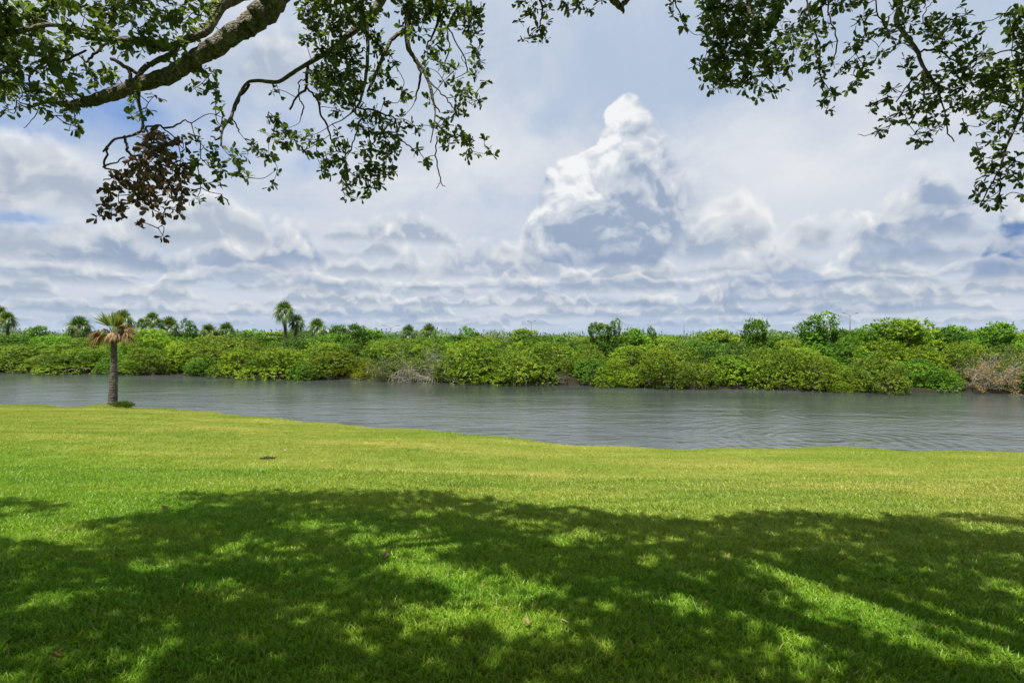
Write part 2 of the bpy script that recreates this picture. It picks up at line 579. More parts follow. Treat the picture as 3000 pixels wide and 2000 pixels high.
def make_bark(name, a, b, scale, dist, rings=0.0):
    m, x = new_mat(name)
    co = x.node('ShaderNodeTexCoord').outputs['Object']
    n, _ = x.noise(co, scale, 6, 0.65)
    vo = x.node('ShaderNodeTexVoronoi', feature='DISTANCE_TO_EDGE')
    x.put(vo.inputs['Vector'], co)
    vo.inputs['Scale'].default_value = scale * 0.9
    h = x.m('ADD', n, x.m('MULTIPLY', x.ss(vo.outputs['Distance'], 0.0, 0.22), 0.6))
    n2, _ = x.noise(co, scale * 0.22, 3, 0.6)
    c = x.mix(x.ss(n, 0.35, 0.65), a, b)
    c = x.mix(x.m('MULTIPLY', x.ss(n2, 0.52, 0.62), 0.5), c, tuple(min(1, q * 1.25) for q in b))
    if rings:
        sp = x.node('ShaderNodeSeparateXYZ')
        x.put(sp.inputs[0], co)
        w = x.m('SINE', x.m('MULTIPLY', x.m('ADD', sp.outputs[2], x.m('MULTIPLY', n2, 0.12)), rings))
        h = x.m('ADD', h, x.m('MULTIPLY', w, 0.35))
        c = x.mix(x.m('MULTIPLY', x.ss(w, 0.2, -0.9), 0.28), c, a)
    return finish(m, x, principled(x, c, 0.88, 0.15, h, dist))


def make_water():
    m, x = new_mat("river_water")
    g = x.node('ShaderNodeNewGeometry').outputs['Position']
    rot = x.v('MULTIPLY', g, (0.55, 1.0, 1.0))
    n1, _ = x.noise(rot, 2.1, 3, 0.55, 0.4)
    n2, _ = x.noise(x.v('MULTIPLY', g, (0.45, 1.0, 1.0)), 6.5, 3, 0.6, 0.3)
    n3, _ = x.noise(x.v('MULTIPLY', g, (0.8, 1.0, 1.0)), 0.45, 2, 0.5)
    n4, _ = x.noise(x.v('MULTIPLY', g, (0.30, 1.0, 1.0)), 1.15, 3, 0.55, 0.6)
    big, _ = x.noise(x.v('MULTIPLY', g, (0.5, 1.0, 1.0)), 0.16, 3, 0.6)
    # spreading rings left by something that broke the surface
    h = x.m('ADD', x.m('MULTIPLY', n1, 0.038), x.m('MULTIPLY', n2, 0.017))
    h = x.m('MULTIPLY', h, x.lin(big, 0.35, 0.65, 0.45, 1.5))
    spw = x.node('ShaderNodeSeparateXYZ')
    x.put(spw.inputs[0], g)
    lee = x.m('SUBTRACT', x.m('MULTIPLY_ADD', spw.outputs[0], -0.257, 37.0), spw.outputs[1])      # metres out from the sheltered far bank
    calm = x.m('MULTIPLY_ADD', x.ss(lee, 0.5, 13.0), 0.82, 0.18)
    h = x.m('ADD', h, x.m('MULTIPLY', n4, 0.058))
    h = x.m('ADD', h, x.m('MULTIPLY', n3, 0.05))
    h = x.m('MULTIPLY', h, calm)
    for (cx, cy, r0, wl, amp) in ((9.5, 17.2, 5.0, 0.42, 0.0055), (13.5, 22.0, 4.5, 0.50, 0.004)):
        d = x.v('LENGTH', x.v('SUBTRACT', x.v('MULTIPLY', g, (1, 1, 0)), (cx, cy, 0)))
        d = x.m('ADD', d, x.m('MULTIPLY', n3, 1.8))
        ring = x.m('SINE', x.m('MULTIPLY', d, 2 * math.pi / wl))
        env = x.m('MULTIPLY', x.ss(d, 0.6, 2.0), x.ss(d, r0 + 2.5, r0 * 0.7))
        h = x.m('MULTIPLY_ADD', x.m('MULTIPLY', ring, env), amp, h)
    c = x.mix(x.ss(big, 0.3, 0.7), (0.032, 0.040, 0.036), (0.062, 0.073, 0.070))
    p = x.node('ShaderNodeBsdfPrincipled')
    x.put(p.inputs['Base Color'], c)
    p.inputs['Roughness'].default_value = 0.16
    p.inputs['IOR'].default_value = 1.95
    b = x.node('ShaderNodeBump')
    b.inputs['Distance'].default_value = 1.0
    b.inputs['Strength'].default_value = 0.9
    x.put(b.inputs['Height'], h)
    x.nt.links.new(b.outputs[0], p.inputs['Normal'])
    return finish(m, x, p.outputs[0])


def plain(name, color, rough=0.8, spec=0.2, var=0.3, scale=12.0):
    m, x = new_mat(name)
    co = x.node('ShaderNodeTexCoord').outputs['Object']
    n, _ = x.noise(co, scale, 4, 0.6)
    c = x.mix(n, tuple(q * (1 - var) for q in color), tuple(q * (1 + var) for q in color))
    return finish(m, x, principled(x, c, rough, spec, n, 0.004))


M_grass = make_grass_mat()
M_lawn = make_lawn_mat()
M_water = make_water()
M_mud = plain("far_bank_mud", (0.022, 0.02, 0.012), 0.95, 0.1, 0.4, 1.5)
M_oakbark = make_bark("oak_bark", (0.080, 0.070, 0.054), (0.235, 0.21, 0.168), 42.0, 0.010)
M_twig = plain("oak_twig", (0.085, 0.065, 0.045), 0.9, 0.1, 0.4, 30.0)
M_oakleaf = foliage_mat("oak_leaves", (0.050, 0.088, 0.030), (0.19, 0.250, 0.055), 0.48, 0.38, 0.4, warm=(0.20, 0.20, 0.03), objcol=False)
M_deadleaf = foliage_mat("dead_oak_leaves", (0.095, 0.062, 0.045), (0.31, 0.235, 0.17), 0.18, 0.6, 0.2, objcol=False, tint=(1.2, .9, .6))
M_mangrove = foliage_mat("mangrove_leaves", (0.055, 0.110, 0.010), (0.285, 0.415, 0.030), 0.30, 0.55, 0.22, warm=(0.36, 0.33, 0.03))
M_thick = foliage_mat("far_wood_leaves", (0.070, 0.130, 0.022), (0.190, 0.280, 0.045), 0.28, 0.5, 0.25, pn=0.25)
M_wood = plain("mangrove_wood", (0.12, 0.10, 0.08), 0.9, 0.1, 0.5, 9.0)
M_grey = plain("bleached_twigs", (0.27, 0.245, 0.21), 0.9, 0.1, 0.35, 9.0)
M_root = plain("pale_prop_roots", (0.27, 0.245, 0.205), 0.9, 0.1, 0.3, 7.0)
M_palmbark = make_bark("palm_trunk_bark", (0.05, 0.043, 0.036), (0.155, 0.135, 0.115), 14.0, 0.015, rings=62.0)
M_frond = foliage_mat("palm_frond_green", (0.060, 0.110, 0.022), (0.170, 0.240, 0.045), 0.28, 0.4, 0.4)
M_frondlit = foliage_mat("sunlit_palm_frond_green", (0.11, 0.17, 0.02), (0.26, 0.33, 0.05), 0.35, 0.4, 0.4)  # brighter copy of the frond green, sunlight put into its colour
M_deadfrond = foliage_mat("palm_frond_dead", (0.10, 0.070, 0.036), (0.37, 0.285, 0.165), 0.2, 0.65, 0.15, tint=(1.2, .9, .6))
M_steel = plain("galvanised_steel", (0.13, 0.14, 0.15), 0.5, 0.5, 0.1, 3.0)
M_lamp = plain("lamp_head_grey", (0.16, 0.17, 0.18), 0.4, 0.5, 0.1, 3.0)
M_soil = plain("dark_twig_litter", (0.045, 0.028, 0.022), 0.95, 0.1, 0.5, 40.0)
M_orange = foliage_mat("orange_leaves", (0.26, 0.16, 0.03), (0.46, 0.30, 0.05), 0.25, 0.5, 0.2, objcol=True)

# ------------------------------------------------------------------ terrain
ex_px = np.array([0, 300, 500, 700, 850, 1000, 1200, 1400, 1600, 1800, 2000, 2250, 2450, 2500, 2700, 2900, 3000])
ex_py = np.array([1186, 1197, 1199, 1217, 1234, 1248, 1259, 1276, 1299, 1310, 1318, 1319, 1310, 1314, 1320, 1326, 1328])
LIP = -1.2
eD = (EYE - LIP) * F / (ex_py - HOR)
eX = (ex_px - 1500) / F * eD
eX = np.concatenate([[-500, -60, -32], eX, [17, 30, 60, 500]])
eD = np.concatenate([[30, 29, 26], eD, [13.4, 13.0, 14.0, 16]])
o = np.argsort(eX)
eX, eD = eX[o], eD[o]


def edge_y(x):
    s = 0
    for k in (-0.5, 0, 0.5):
        s = s + np.interp(np.asarray(x) + k, eX, eD)
    return s / 3


PALM = np.array([-15.56, 22.15])


def lawn_z(x, y):
    x, y = np.asarray(x, float), np.asarray(y, float)
    ye = edge_y(x)
    s = np.clip(y / ye, 0, 1)
    z = LIP * s ** 1.55
    z = z + 0.020 * np.sin(x * 0.9 + y * 0.4) * np.sin(y * 0.7 + 1.0) * np.clip(y / 3, 0, 1)
    z = z + 0.020 * np.sin(x * 2.3 + 1.7) * np.clip((y - ye + 3) / 3, 0, 1)
    z = z + 0.20 * np.exp(-(((x - PALM[0] - .1) / 0.75) ** 2 + ((y - PALM[1] - .1) / 0.75) ** 2))
    return z


def ground_hit(px, py):
    dx, dz = (px - 1500) / F, -(py - HOR) / F
    t = 3.0
    for _ in range(60):
        t = t + ((EYE + dz * t) - float(lawn_z(dx * t, t))) / (-dz + 0.02) * 0.6
    return np.array([dx * t, t, float(lawn_z(dx * t, t))])


xs = np.concatenate([[-500, -300, -150, -80, -60], np.arange(-45, -24, 1.5), np.arange(-24, 22, 0.25), np.arange(22, 45, 1.5), [60, 80, 150, 300, 500]])
vs = np.concatenate([np.linspace(0, 1, 70), ])
rows = []
ye = edge_y(xs)
back = [-400, -150, -60, -25, -10, -4]
for b in back:
    rows.append(np.stack([xs, np.full_like(xs, b), np.zeros_like(xs)], 1))
for v in vs:
    y = v * ye
    rows.append(np.stack([xs, y, lawn_z(xs, y)], 1))
for dy, dz in ((0.08, -0.03), (0.16, -0.09), (0.24, -0.19), (0.32, -0.34), (0.5, -0.50), (1.2, -0.9), (3.0, -1.4)):
    y = ye + dy
    rows.append(np.stack([xs, y, lawn_z(xs, ye) + dz], 1))
V = np.concatenate(rows)
nr, nc = len(rows), len(xs)
i, j = np.meshgrid(np.arange(nr - 1), np.arange(nc - 1), indexing='ij')
a = (i * nc + j).ravel()
Fq = np.stack([a, a + 1, a + nc + 1, a + nc], 1)
lawn = link("lawn", mesh_np("lawn", V, Fq, smooth=True), M_lawn)
tag(lawn, kind='structure')

# river
wv_ = np.array([[-500, 6, WATER_Z], [500, 6, WATER_Z], [500, 75, WATER_Z], [-500, 75, WATER_Z]])
tag(link("river_water", mesh_np("river_water", wv_, [[0, 1, 2, 3]]), M_water), kind='structure')

# far bank
fx_px = np.array([0, 200, 450, 650, 900, 1100, 1350, 1550, 1750, 2000, 2400, 2700, 3000])
fx_py = np.array([1089, 1092, 1097, 1103, 1111, 1113, 1121, 1125, 1131, 1138, 1145, 1150, 1153])
fD = (EYE - WATER_Z) * F / (fx_py - HOR)
fX = (fx_px - 1500) / F * fD
fX = np.concatenate([[-500, -90, -60], fX, [40, 60, 500]])
fD = np.concatenate([[70, 56, 52], fD, [29, 28.5, 30]])


def far_y(x):
    return np.interp(np.asarray(x, float), fX, fD)


xs2 = np.concatenate([[-3000, -1000, -500], np.arange(-100, 80, 1.0), [500, 1000, 3000]])
y0 = far_y(xs2)
rows = []
for dy, z in ((-1.5, -2.2), (-0.2, -1.62), (0.2, -1.40), (1.0, -1.32), (6, -1.2), (40, -1.0), (200, -1.0), (4000, -1.0)):
    rows.append(np.stack([xs2, y0 + dy, z + 0.05 * np.sin(xs2 * 1.7 + dy)], 1))
V = np.concatenate(rows)
nr, nc = len(rows), len(xs2)
i, j = np.meshgrid(np.arange(nr - 1), np.arange(nc - 1), indexing='ij')
a = (i * nc + j).ravel()
tag(link("far_bank_ground", mesh_np("far_bank_ground", V, np.stack([a, a + 1, a + nc + 1, a + nc], 1), smooth=True), M_mud), kind='structure')


# ------------------------------------------------------------------ grass: one counted-by-nobody object
def blades(n, area, lmin, lmax, wmin, wmax, lean, seed, segs=2):
    r = np.random.default_rng(seed)
    if segs == 2:
        BV = np.array([[-.5, 0, 0], [.5, 0, 0], [-.42, .5, .0], [.42, .5, .0], [0, 1, 0]])
        BF = np.array([[0, 1, 3], [0, 3, 2], [2, 3, 4]])
    else:
        BV = np.array([[-.5, 0, 0], [.5, 0, 0], [0, 1, 0]])
        BF = np.array([[0, 1, 2]])
    L = r.uniform(lmin, lmax, n)
    W = r.uniform(wmin, wmax, n)
    az = r.uniform(0, 2 * math.pi, n)
    tilt = np.abs(r.normal(0, lean, n))
    ax = np.stack([np.cos(az) * np.sin(tilt), np.sin(az) * np.sin(tilt), np.cos(tilt)], 1)
    if area > 0.2:
        loc = np.stack([r.uniform(-area, area, n), r.uniform(-area, area, n), np.zeros(n)], 1)
    else:
        rr = area * np.sqrt(r.uniform(0, 1, n))
        th = r.uniform(0, 6.283, n)
        loc = np.stack([rr * np.cos(th), rr * np.sin(th), np.zeros(n)], 1)
    Vv, Ff = place(BV, BF, loc, ax, nrm(r.normal(size=(n, 3))), np.stack([W, L, L], 1))
    # bend the tips outward and down
    K = len(BV)
    Vv = Vv.reshape(n, K, 3)
    if segs == 2:
        bend = r.uniform(0.1, 0.5, n) * L
        Vv[:, 4, 0] += np.cos(az) * bend
        Vv[:, 4, 1] += np.sin(az) * bend
        Vv[:, 4, 2] -= bend * 0.5
    tone = np.repeat(np.clip(r.normal(0.45, 0.22, n), 0, 1), K)
    dead = np.repeat(r.uniform(0, 1, n) > 0.985, K)
    tone[dead] = 1.0
    return mesh_np("grass_tuft", Vv.reshape(-1, 3), Ff, tone)


protos = bpy.data.collections.new("grass_tuft_shapes")
NEARV, FARV = 6, 5
for k in range(NEARV):
    me = blades(20, 0.075, 0.026, 0.062, 0.005, 0.0095, 0.60, 100 + k)
    me.materials.append(M_grass)
    protos.objects.link(bpy.data.objects.new(f"tuft_a{k}", me))
for k in range(FARV):
    me = blades(420, 0.28, 0.020, 0.042, 0.006, 0.011, 0.45, 200 + k, 1)
    me.materials.append(M_grass)
    protos.objects.link(bpy.data.objects.new(f"tuft_b{k}", me))

gp, gi, gs, ga = [], [], [], []
# near tufts
D0, D1 = 1.9, 8.5
area_n = 0
N = 40000
d = np.sqrt(rng.uniform(D0 ** 2, D1 ** 2, N * 2))
keep = rng.uniform(0, 1, N * 2) < np.clip(1.25 - d / 10.0, 0, 1)
d = d[keep][:N]
t = rng.uniform(-1.12, 1.12, len(d))
x, y = d * t, d
gp.append(np.stack([x, y, lawn_z(x, y) - 0.004], 1))
gi.append(rng.integers(0, NEARV, len(d)))
clump = 0.9 + 0.25 * np.sin(x * 5.1 + 2 * np.sin(y * 3.3)) * np.sin(y * 6.2 + x * 1.7)
gs.append(rng.uniform(0.75, 1.25, len(d)) * clump)
ga.append(rng.uniform(0, 6.283, len(d)))
# far patches on a jittered grid
gx, gy = np.meshgrid(np.arange(-34, 26, 0.42), np.arange(6.5, 27, 0.42))
gx, gy = gx.ravel() + rng.uniform(-.12, .12, gx.size), gy.ravel() + rng.uniform(-.12, .12, gx.size)
ok = (np.abs(gx) < gy * 1.15 + 1) & (gy < edge_y(gx) - 0.15)
gx, gy = gx[ok], gy[ok]
sx = np.arange(-32, 24, 0.14)
gx = np.concatenate([gx, sx])
gy = np.concatenate([gy, edge_y(sx) - 0.22])
gp.append(np.stack([gx, gy, lawn_z(gx, gy) - 0.002], 1))
gi.append(rng.integers(NEARV, NEARV + FARV, len(gx)))
gs.append(rng.uniform(0.85, 1.15, len(gx)) * np.where(np.arange(len(gx)) >= len(gx) - len(sx), rng.uniform(0.6, 1.35, len(gx)), 1.0))
ga.append(rng.integers(0, 4, len(gx)) * math.pi / 2)
P = np.concatenate(gp)
gm = bpy.data.meshes.new("grass")
gm.vertices.add(len(P))
gm.vertices.foreach_set('co', P.astype(np.float32).ravel())
at = gm.attributes.new('pick', 'INT', 'POINT'); at.data.foreach_set('value', np.concatenate(gi).astype(np.int32))
at = gm.attributes.new('size', 'FLOAT', 'POINT'); at.data.foreach_set('value', np.concatenate(gs).astype(np.float32))
at = gm.attributes.new('turn', 'FLOAT', 'POINT'); at.data.foreach_set('value', np.concatenate(ga).astype(np.float32))
# slope of the lawn so that patches lie on it
e = 0.05
sl = (lawn_z(P[:, 0], P[:, 1] + e) - lawn_z(P[:, 0], P[:, 1] - e)) / (2 * e)
at = gm.attributes.new('tilt', 'FLOAT', 'POINT'); at.data.foreach_set('value', np.arctan(sl).astype(np.float32))
gm.materials.append(M_grass)
grass = link("grass", gm)
ng = bpy.data.node_groups.new("grass_scatter", 'GeometryNodeTree')
ng.interface.new_socket("Geometry", in_out='INPUT', socket_type='NodeSocketGeometry')
ng.interface.new_socket("Geometry", in_out='OUTPUT', socket_type='NodeSocketGeometry')
nn = ng.nodes.new
gin, gout = nn('NodeGroupInput'), nn('NodeGroupOutput')
ci = nn('GeometryNodeCollectionInfo')
ci.inputs[0].default_value = protos
ci.inputs[1].default_value = True
ci.inputs[2].default_value = True
iop = nn('GeometryNodeInstanceOnPoints')
iop.inputs['Pick Instance'].default_value = True


def named(n, t):
    q = nn('GeometryNodeInputNamedAttribute')
    q.data_type = t
    q.inputs[0].default_value = n
    return q.outputs[0]


L = ng.links.new
m2p = nn('GeometryNodeMeshToPoints')
L(gin.outputs[0], m2p.inputs[0])
L(m2p.outputs[0], iop.inputs['Points'])
L(ci.outputs[0], iop.inputs['Instance'])
L(named('pick', 'INT'), iop.inputs['Instance Index'])
cx = nn('ShaderNodeCombineXYZ')
L(named('tilt', 'FLOAT'), cx.inputs[0])
e2r = nn('FunctionNodeEulerToRotation')
L(cx.outputs[0], e2r.inputs[0])
cz = nn('ShaderNodeCombineXYZ')
L(named('turn', 'FLOAT'), cz.inputs[2])
e2r2 = nn('FunctionNodeEulerToRotation')
L(cz.outputs[0], e2r2.inputs[0])
rr_ = nn('FunctionNodeRotateRotation')
rr_.rotation_space = 'LOCAL'
L(e2r.outputs[0], rr_.inputs[0])
L(e2r2.outputs[0], rr_.inputs[1])
L(rr_.outputs[0], iop.inputs['Rotation'])
L(named('size', 'FLOAT'), iop.inputs['Scale'])
L(iop.outputs[0], gout.inputs[0])
md = grass.modifiers.new("grass_scatter", 'NODES')
md.node_group = ng
tag(grass, "short green lawn grass covering the near bank down to the water", "grass", kind='stuff')


# ------------------------------------------------------------------ mangroves
def bush_mesh(seed, w, h, dep, nl, tufts, leaf, per=9, lobe=(0.34, 0.62), top=1.0, spread=0.8):
    r = np.random.default_rng(seed)
    th = r.uniform(0, 2 * math.pi, nl)
    q = np.sqrt(r.uniform(0, 1, nl))
    zz = r.uniform(0, 1, nl) ** 1.05
    env = np.sqrt(np.clip(1 - (zz * 0.92) ** 2.2, 0.02, 1))
    rad = r.uniform(*lobe, nl) * h / 2.2
    C = np.stack([q * np.cos(th) * (w / 2 - rad * .6) * env, q * np.sin(th) * (dep / 2 - rad * .6) * env, rad * .6 + zz * (h * top - rad * 1.5)], 1)
    pick = r.choice(nl, tufts, p=rad ** 2 / np.sum(rad ** 2))
    dv = nrm(r.normal(size=(tufts, 3)) + np.array([0, -0.15, 0.30]))
    k = r.uniform(0.80, 1.06, tufts) * (1 + 0.13 * np.sin(dv[:, 0] * 7 + pick) * np.sin(dv[:, 2] * 8 + 2 * pick))
    Pp = C[pick] + dv * (rad[pick] * k)[:, None] * np.array([1.12, 1.12, 0.86])
    dist = np.linalg.norm((Pp[:, None] - C[None]) / np.array([1.12, 1.12, 0.86]), axis=2) / rad[None]
    dist[np.arange(tufts), pick] = 9
    keep = (dist.min(1) > 0.62) & (Pp[:, 2] > 0.02)
    Pp, dv, pick = Pp[keep], dv[keep], pick[keep]
    n = len(Pp)
    lobe_t = r.normal(0, 0.16, nl)
    tt = np.clip(r.normal(0.42, 0.14, n) + 1.3 * lobe_t[pick], 0, 0.9)
    ax = nrm(np.repeat(dv * 0.55 + np.array([0, 0, .25]), per, 0) + r.normal(size=(n * per, 3)) * spread)
    up = nrm(np.repeat(dv, per, 0) + np.array([0, 0, .9]) + 0.33 * r.normal(size=(n * per, 3)))
    loc = np.repeat(Pp, per, 0) + r.normal(size=(n * per, 3)) * leaf * 0.25
    Vv, Ff = place(SV, SF, loc, ax, up, leaf * r.uniform(0.7, 1.25, n * per))
    tone = np.clip(np.repeat(tt, per) + r.normal(0, 0.06, n * per), 0, 1)
    tone[r.uniform(0, 1, n * per) > 0.985] = 1.0
    me = mesh_np("crown", Vv, Ff, np.repeat(tone, 4))
    me.materials.append(M_mangrove)
    # stems
    T = Tubes()
    for c in C[r.permutation(nl)[:7]]:
        b = np.array([c[0] * .25, c[1] * .25, -0.1])
        mid = (b + c) / 2 + r.normal(size=3) * 0.12
        T.add(spline([b, mid, c], 4), np.linspace(0.045, 0.012, 9), 5)
    for _ in range(7):       # arching prop roots
        a_ = r.uniform(0, 6.28)
        o_ = np.array([math.cos(a_), math.sin(a_), 0]) * r.uniform(.3, .6) * w / 2
        T.add(spline([[o_[0] * .2, o_[1] * .2, .5], [o_[0] * .7, o_[1] * .7, .42], [o_[0], o_[1], -.3]], 4), np.full(9, .018), 4)
    st = T.mesh("stems")
    st.materials.append(M_wood)
    return me, st


shore = [bush_mesh(300 + k, 3.4, 2.5, 2.8, 18 + k % 3 * 5, 3100, 0.080, lobe=(0.34, 0.72)) for k in range(6)]
airy = [bush_mesh(340 + k, 3.2, 3.2, 2.8, 24, 2300, 0.10, 8, (0.28, 0.52)) for k in range(4)]
tall = [bush_mesh(360 + k, 2.6, 3.6, 2.4, 26, 1500, 0.14, 8, (0.20, 0.36), 1.0, 0.9) for k in range(3)]


LMK = [(-8, "the photo's left edge"), (110, "the wispy tree"), (232, "the lone round palm"), (330, "the near half dead palm"),
       (450, "the slim bare trunked palm"), (496, "the broad dark palm"), (550, "the conical tree"), (613, "the left low twin palm"), (664, "the right low twin palm"),
       (835, "the tallest palm"), (875, "the leaning palm"), (930, "the shaggy palm"), (985, "the upright dark tree"), (1045, "the round dark tree"), (1145, "the first lamp post"),
       (1197, "the middle pair's left palm"), (1257, "the middle pair's right palm"), (1385, "the large bright dome"), (1557, "the central lamp post"), (1755, "the middle skyline pair"),
       (1865, "the bushy tree by the middle pair"), (2004, "the thin mast"), (2150, "the low fan palm"), (2225, "the dark slanting tree"), (2400, "the tall airy tree"),
       (2490, "the two-armed lamp post"), (2560, "the spiky shrub tree"), (2660, "the right skyline swell"), (2780, "the three knobbed tree"), (2870, "the dead grey mangrove"), (3000, "the photo's right edge")]
CNAME = {}
_used = set()


def locate(px, color, rowname):
    ls = sorted(LMK, key=lambda q: abs(q[0] - px))
    cn = CNAME[color]
    outside = px < -20 or px > 3020
    for q in ls[:6]:
        d_ = px - q[0]
        if outside:
            ws = ["beyond"]
        else:
            ws = (["below"] if abs(d_) < 22 else []) + (["just right of", "a little right of", "further right of"] if d_ > 0 else ["just left of", "a little left of", "further left of"])
        for w_ in ws:
            l_ = f"{cn} {rowname} {w_} {q[1]}"
            if l_ not in _used:
                _used.add(l_)
                return l_
    return f"{cn} {rowname} outside the photo"


def mangrove(kind, px, D, wpx, top_py, color, label, group, base_z=-1.62, flip=1, name="mangrove_bush"):
    x = (px - 1500) / F * D
    me, st = kind
    co = np.empty(len(me.vertices) * 3, np.float32)
    me.vertices.foreach_get('co', co)
    co = co.reshape(-1, 3)
    w0 = np.percentile(co[:, 0], 98.5) - np.percentile(co[:, 0], 1.5)
    h0 = np.percentile(co[:, 2], 99.7)
    wm = wpx / F * D
    hm = (EYE - (top_py - HOR) / F * D) - base_z
    root = empty(name, (x, D, base_z))
    s = (wm / w0, wm / w0, hm / h0)
    rz = rng.uniform(0, 6.28) if flip else 0
    root.rotation_euler = (0, 0, rz)
    root.scale = s
    c = link("crown", me, None, root)
    c.color = (*color, 1)
    link("stems", st, None, root)
    tag(root, label, "mangrove", group)
    return root


def at_far(px, back):
    """distance along the view row px at which the far bank is reached, plus back metres"""
    D = 35.0
    for _ in range(30):
        D = float(far_y((px - 1500) / F * D))
    return D + back


BR = (1.14, 1.10, .75)     # yellow green
GR = (0.72, 0.98, .95)     # cooler green
OL = (0.88, 0.82, .95)     # olive
DK = (0.52, 0.66, .75)     # dark
MD = (1.0, 1.0, 1.0)
CNAME.update({BR: "bright yellow green", GR: "cool green", OL: "olive", DK: "dark green", MD: "mid green"})
G1 = "mangrove bushes along the far shoreline"
front = [
    (-90, 190, 1012, OL, "olive mangrove bush cut off by the left edge of the photo"),
    (45, 190, 1008, MD, "olive green mangrove bush at the water in the opposite bank's far left corner"),
    (150, 150, 1036, OL, "low rounded mangrove bush touching the water between the left edge and the near palm"),
    (235, 150, 1022, MD, "mangrove bush on the waterline just left of the near palm's trunk"),
    (345, 130, 1040, GR, "dark leaved mangrove bush whose foot shows just right of the near palm's trunk"),
    (425, 120, 1018, MD, "green mangrove bush standing in front of the bright tall mangrove right of the near palm"),
    (520, 130, 1030, OL, "olive mangrove bush with drooping lower leaves in front of the twin short palms"),
    (612, 110, 1045, GR, "low green mangrove bush with a grey twiggy gap on its right side"),
    (700, 150, 1016, BR, "bright yellow green mangrove bush leaning over the water left of the tallest palm"),
    (815, 150, 1022, BR, "bright yellow green mangrove bush directly below the tallest palm"),
    (905, 110, 1052, GR, "small green mangrove bush below the shaggy palm with brown skirt"),
    (985, 150, 1028, (1.08, .90, .7), "broad olive yellow mangrove bush overhanging the water between shaggy palm and pale roots"),
    (1062, 100, 1048, (1.15, .88, .7), "yellowish mangrove bush next to the dark hollow left of the pale roots"),
    (1385, 175, 992, BR, "large bright green mangrove dome reaching the water right of the pale arching roots"),
    (1440, 110, 1060, BR, "low leafy mangrove lobe spilling onto the water under the large bright dome"),
    (1530, 140, 1030, MD, "mid green mangrove bush beside the right flank of the large bright dome"),
    (1640, 140, 1035, OL, "greyish olive mangrove bush with bare stems showing at its foot"),
    (1735, 110, 1050, GR, "low mangrove bush in the shadowy dip left of the yellow two-lobed mangrove"),
    (1830, 160, 1050, BR, "yellow green mangrove bush with layered tufts bulging over the water at the middle right"),
    (1935, 130, 1018, (1.05, .95, .6), "taller yellow olive mangrove behind a narrow dark cleft"),
    (2035, 120, 1052, OL, "low yellowish mangrove bush right of the narrow dark cleft"),
    (2145, 150, 1040, (0.95, 1.05, .8), "fresh green mangrove bush with feathery tufts under the low fan palm"),
    (2260, 150, 1022, BR, "broad mangrove bush on the waterline below the dark slanting tree"),
    (2375, 140, 1040, (1.0, 0.92, .7), "mangrove bush with yellow leaves near the water below the tall airy tree"),
    (2470, 130, 1072, BR, "low yellow green mangrove bush fringing the water below the lamp post with two arms"),
    (2575, 140, 1045, OL, "olive mangrove bush right of the low yellow fringe"),
    (2675, 140, 1052, GR, "cool green mangrove bush just left of the dead grey shrub"),
    (2745, 90, 1080, GR, "narrow green mangrove bush half behind the left twigs of the dead grey shrub"),
    (2990, 130, 1050, GR, "green mangrove bush behind the dead shrub at the right edge"),
    (3110, 180, 1030, MD, "mangrove bush cut off by the right edge of the photo"),
]
for k, (px, w, top, c, lab) in enumerate(front):
    mangrove(shore[k % len(shore)], px, at_far(px, (0.0, 1.1, 0.2, 1.9, 0.5)[(k * 3) % 5]), w * (.95, 1.22, 1.02, 1.3)[(k * 5) % 4], top, c, lab, G1)
# low skirts of leaves are part of the bushes; second, third and fourth rows behind
G2 = "mangroves of the second row behind the shoreline bushes"
k = 0
for px in range(-140, 3240, 118):
    c = [MD, OL, BR, GR, MD, DK][(k * 5 + k // 3) % 6]
    top = 1000 + rng.uniform(-18, 18)
    pxj = px + rng.uniform(-15, 15)
    lab, g = locate(pxj, c, "second row mangrove crown"), G2
    if 440 < px < 560:
        top, c = 962, (1.05, 1.15, .8)
        lab = "bright fresh green mangrove rising above its neighbours beside the near palm's crown"
        g = None
    mangrove(airy[k % 4] if k % 2 else shore[(k + 2) % 6], pxj, at_far(px, 3.6), 175, top, c, lab, g, -1.3)
    k += 1
G3 = "mangroves of the third row in the thicket"
for px in range(-160, 3260, 112):
    c = [GR, MD, DK, OL, MD, GR, BR][(k * 3) % 7]
    pxj = px + rng.uniform(-25, 25)
    mangrove(airy[(k + 1) % 4], pxj, at_far(px, 8.5), 175, 990 + rng.uniform(-12, 14), c,
             locate(pxj, c, "third row mangrove crown"), G3, -1.2)
    k += 1
G4 = "dark mangrove crowns on the thicket's skyline"
for px in range(-160, 3260, 88):
    c = [GR, DK, MD, GR, DK][(k * 2) % 5]
    pxj = px + rng.uniform(-25, 25)
    mangrove(tall[k % 3] if k % 3 else airy[k % 4], pxj, at_far(px, 18 + rng.uniform(-3, 5)), 130, np.interp(px, [0, 300, 1000, 1300, 1650, 2050, 2450, 2700, 3000], [972, 974, 970, 976, 988, 984, 968, 960, 966]) + rng.uniform(-6, 9), c,
             locate(pxj, c, "skyline mangrove crown"), G4, -1.1)
    k += 1
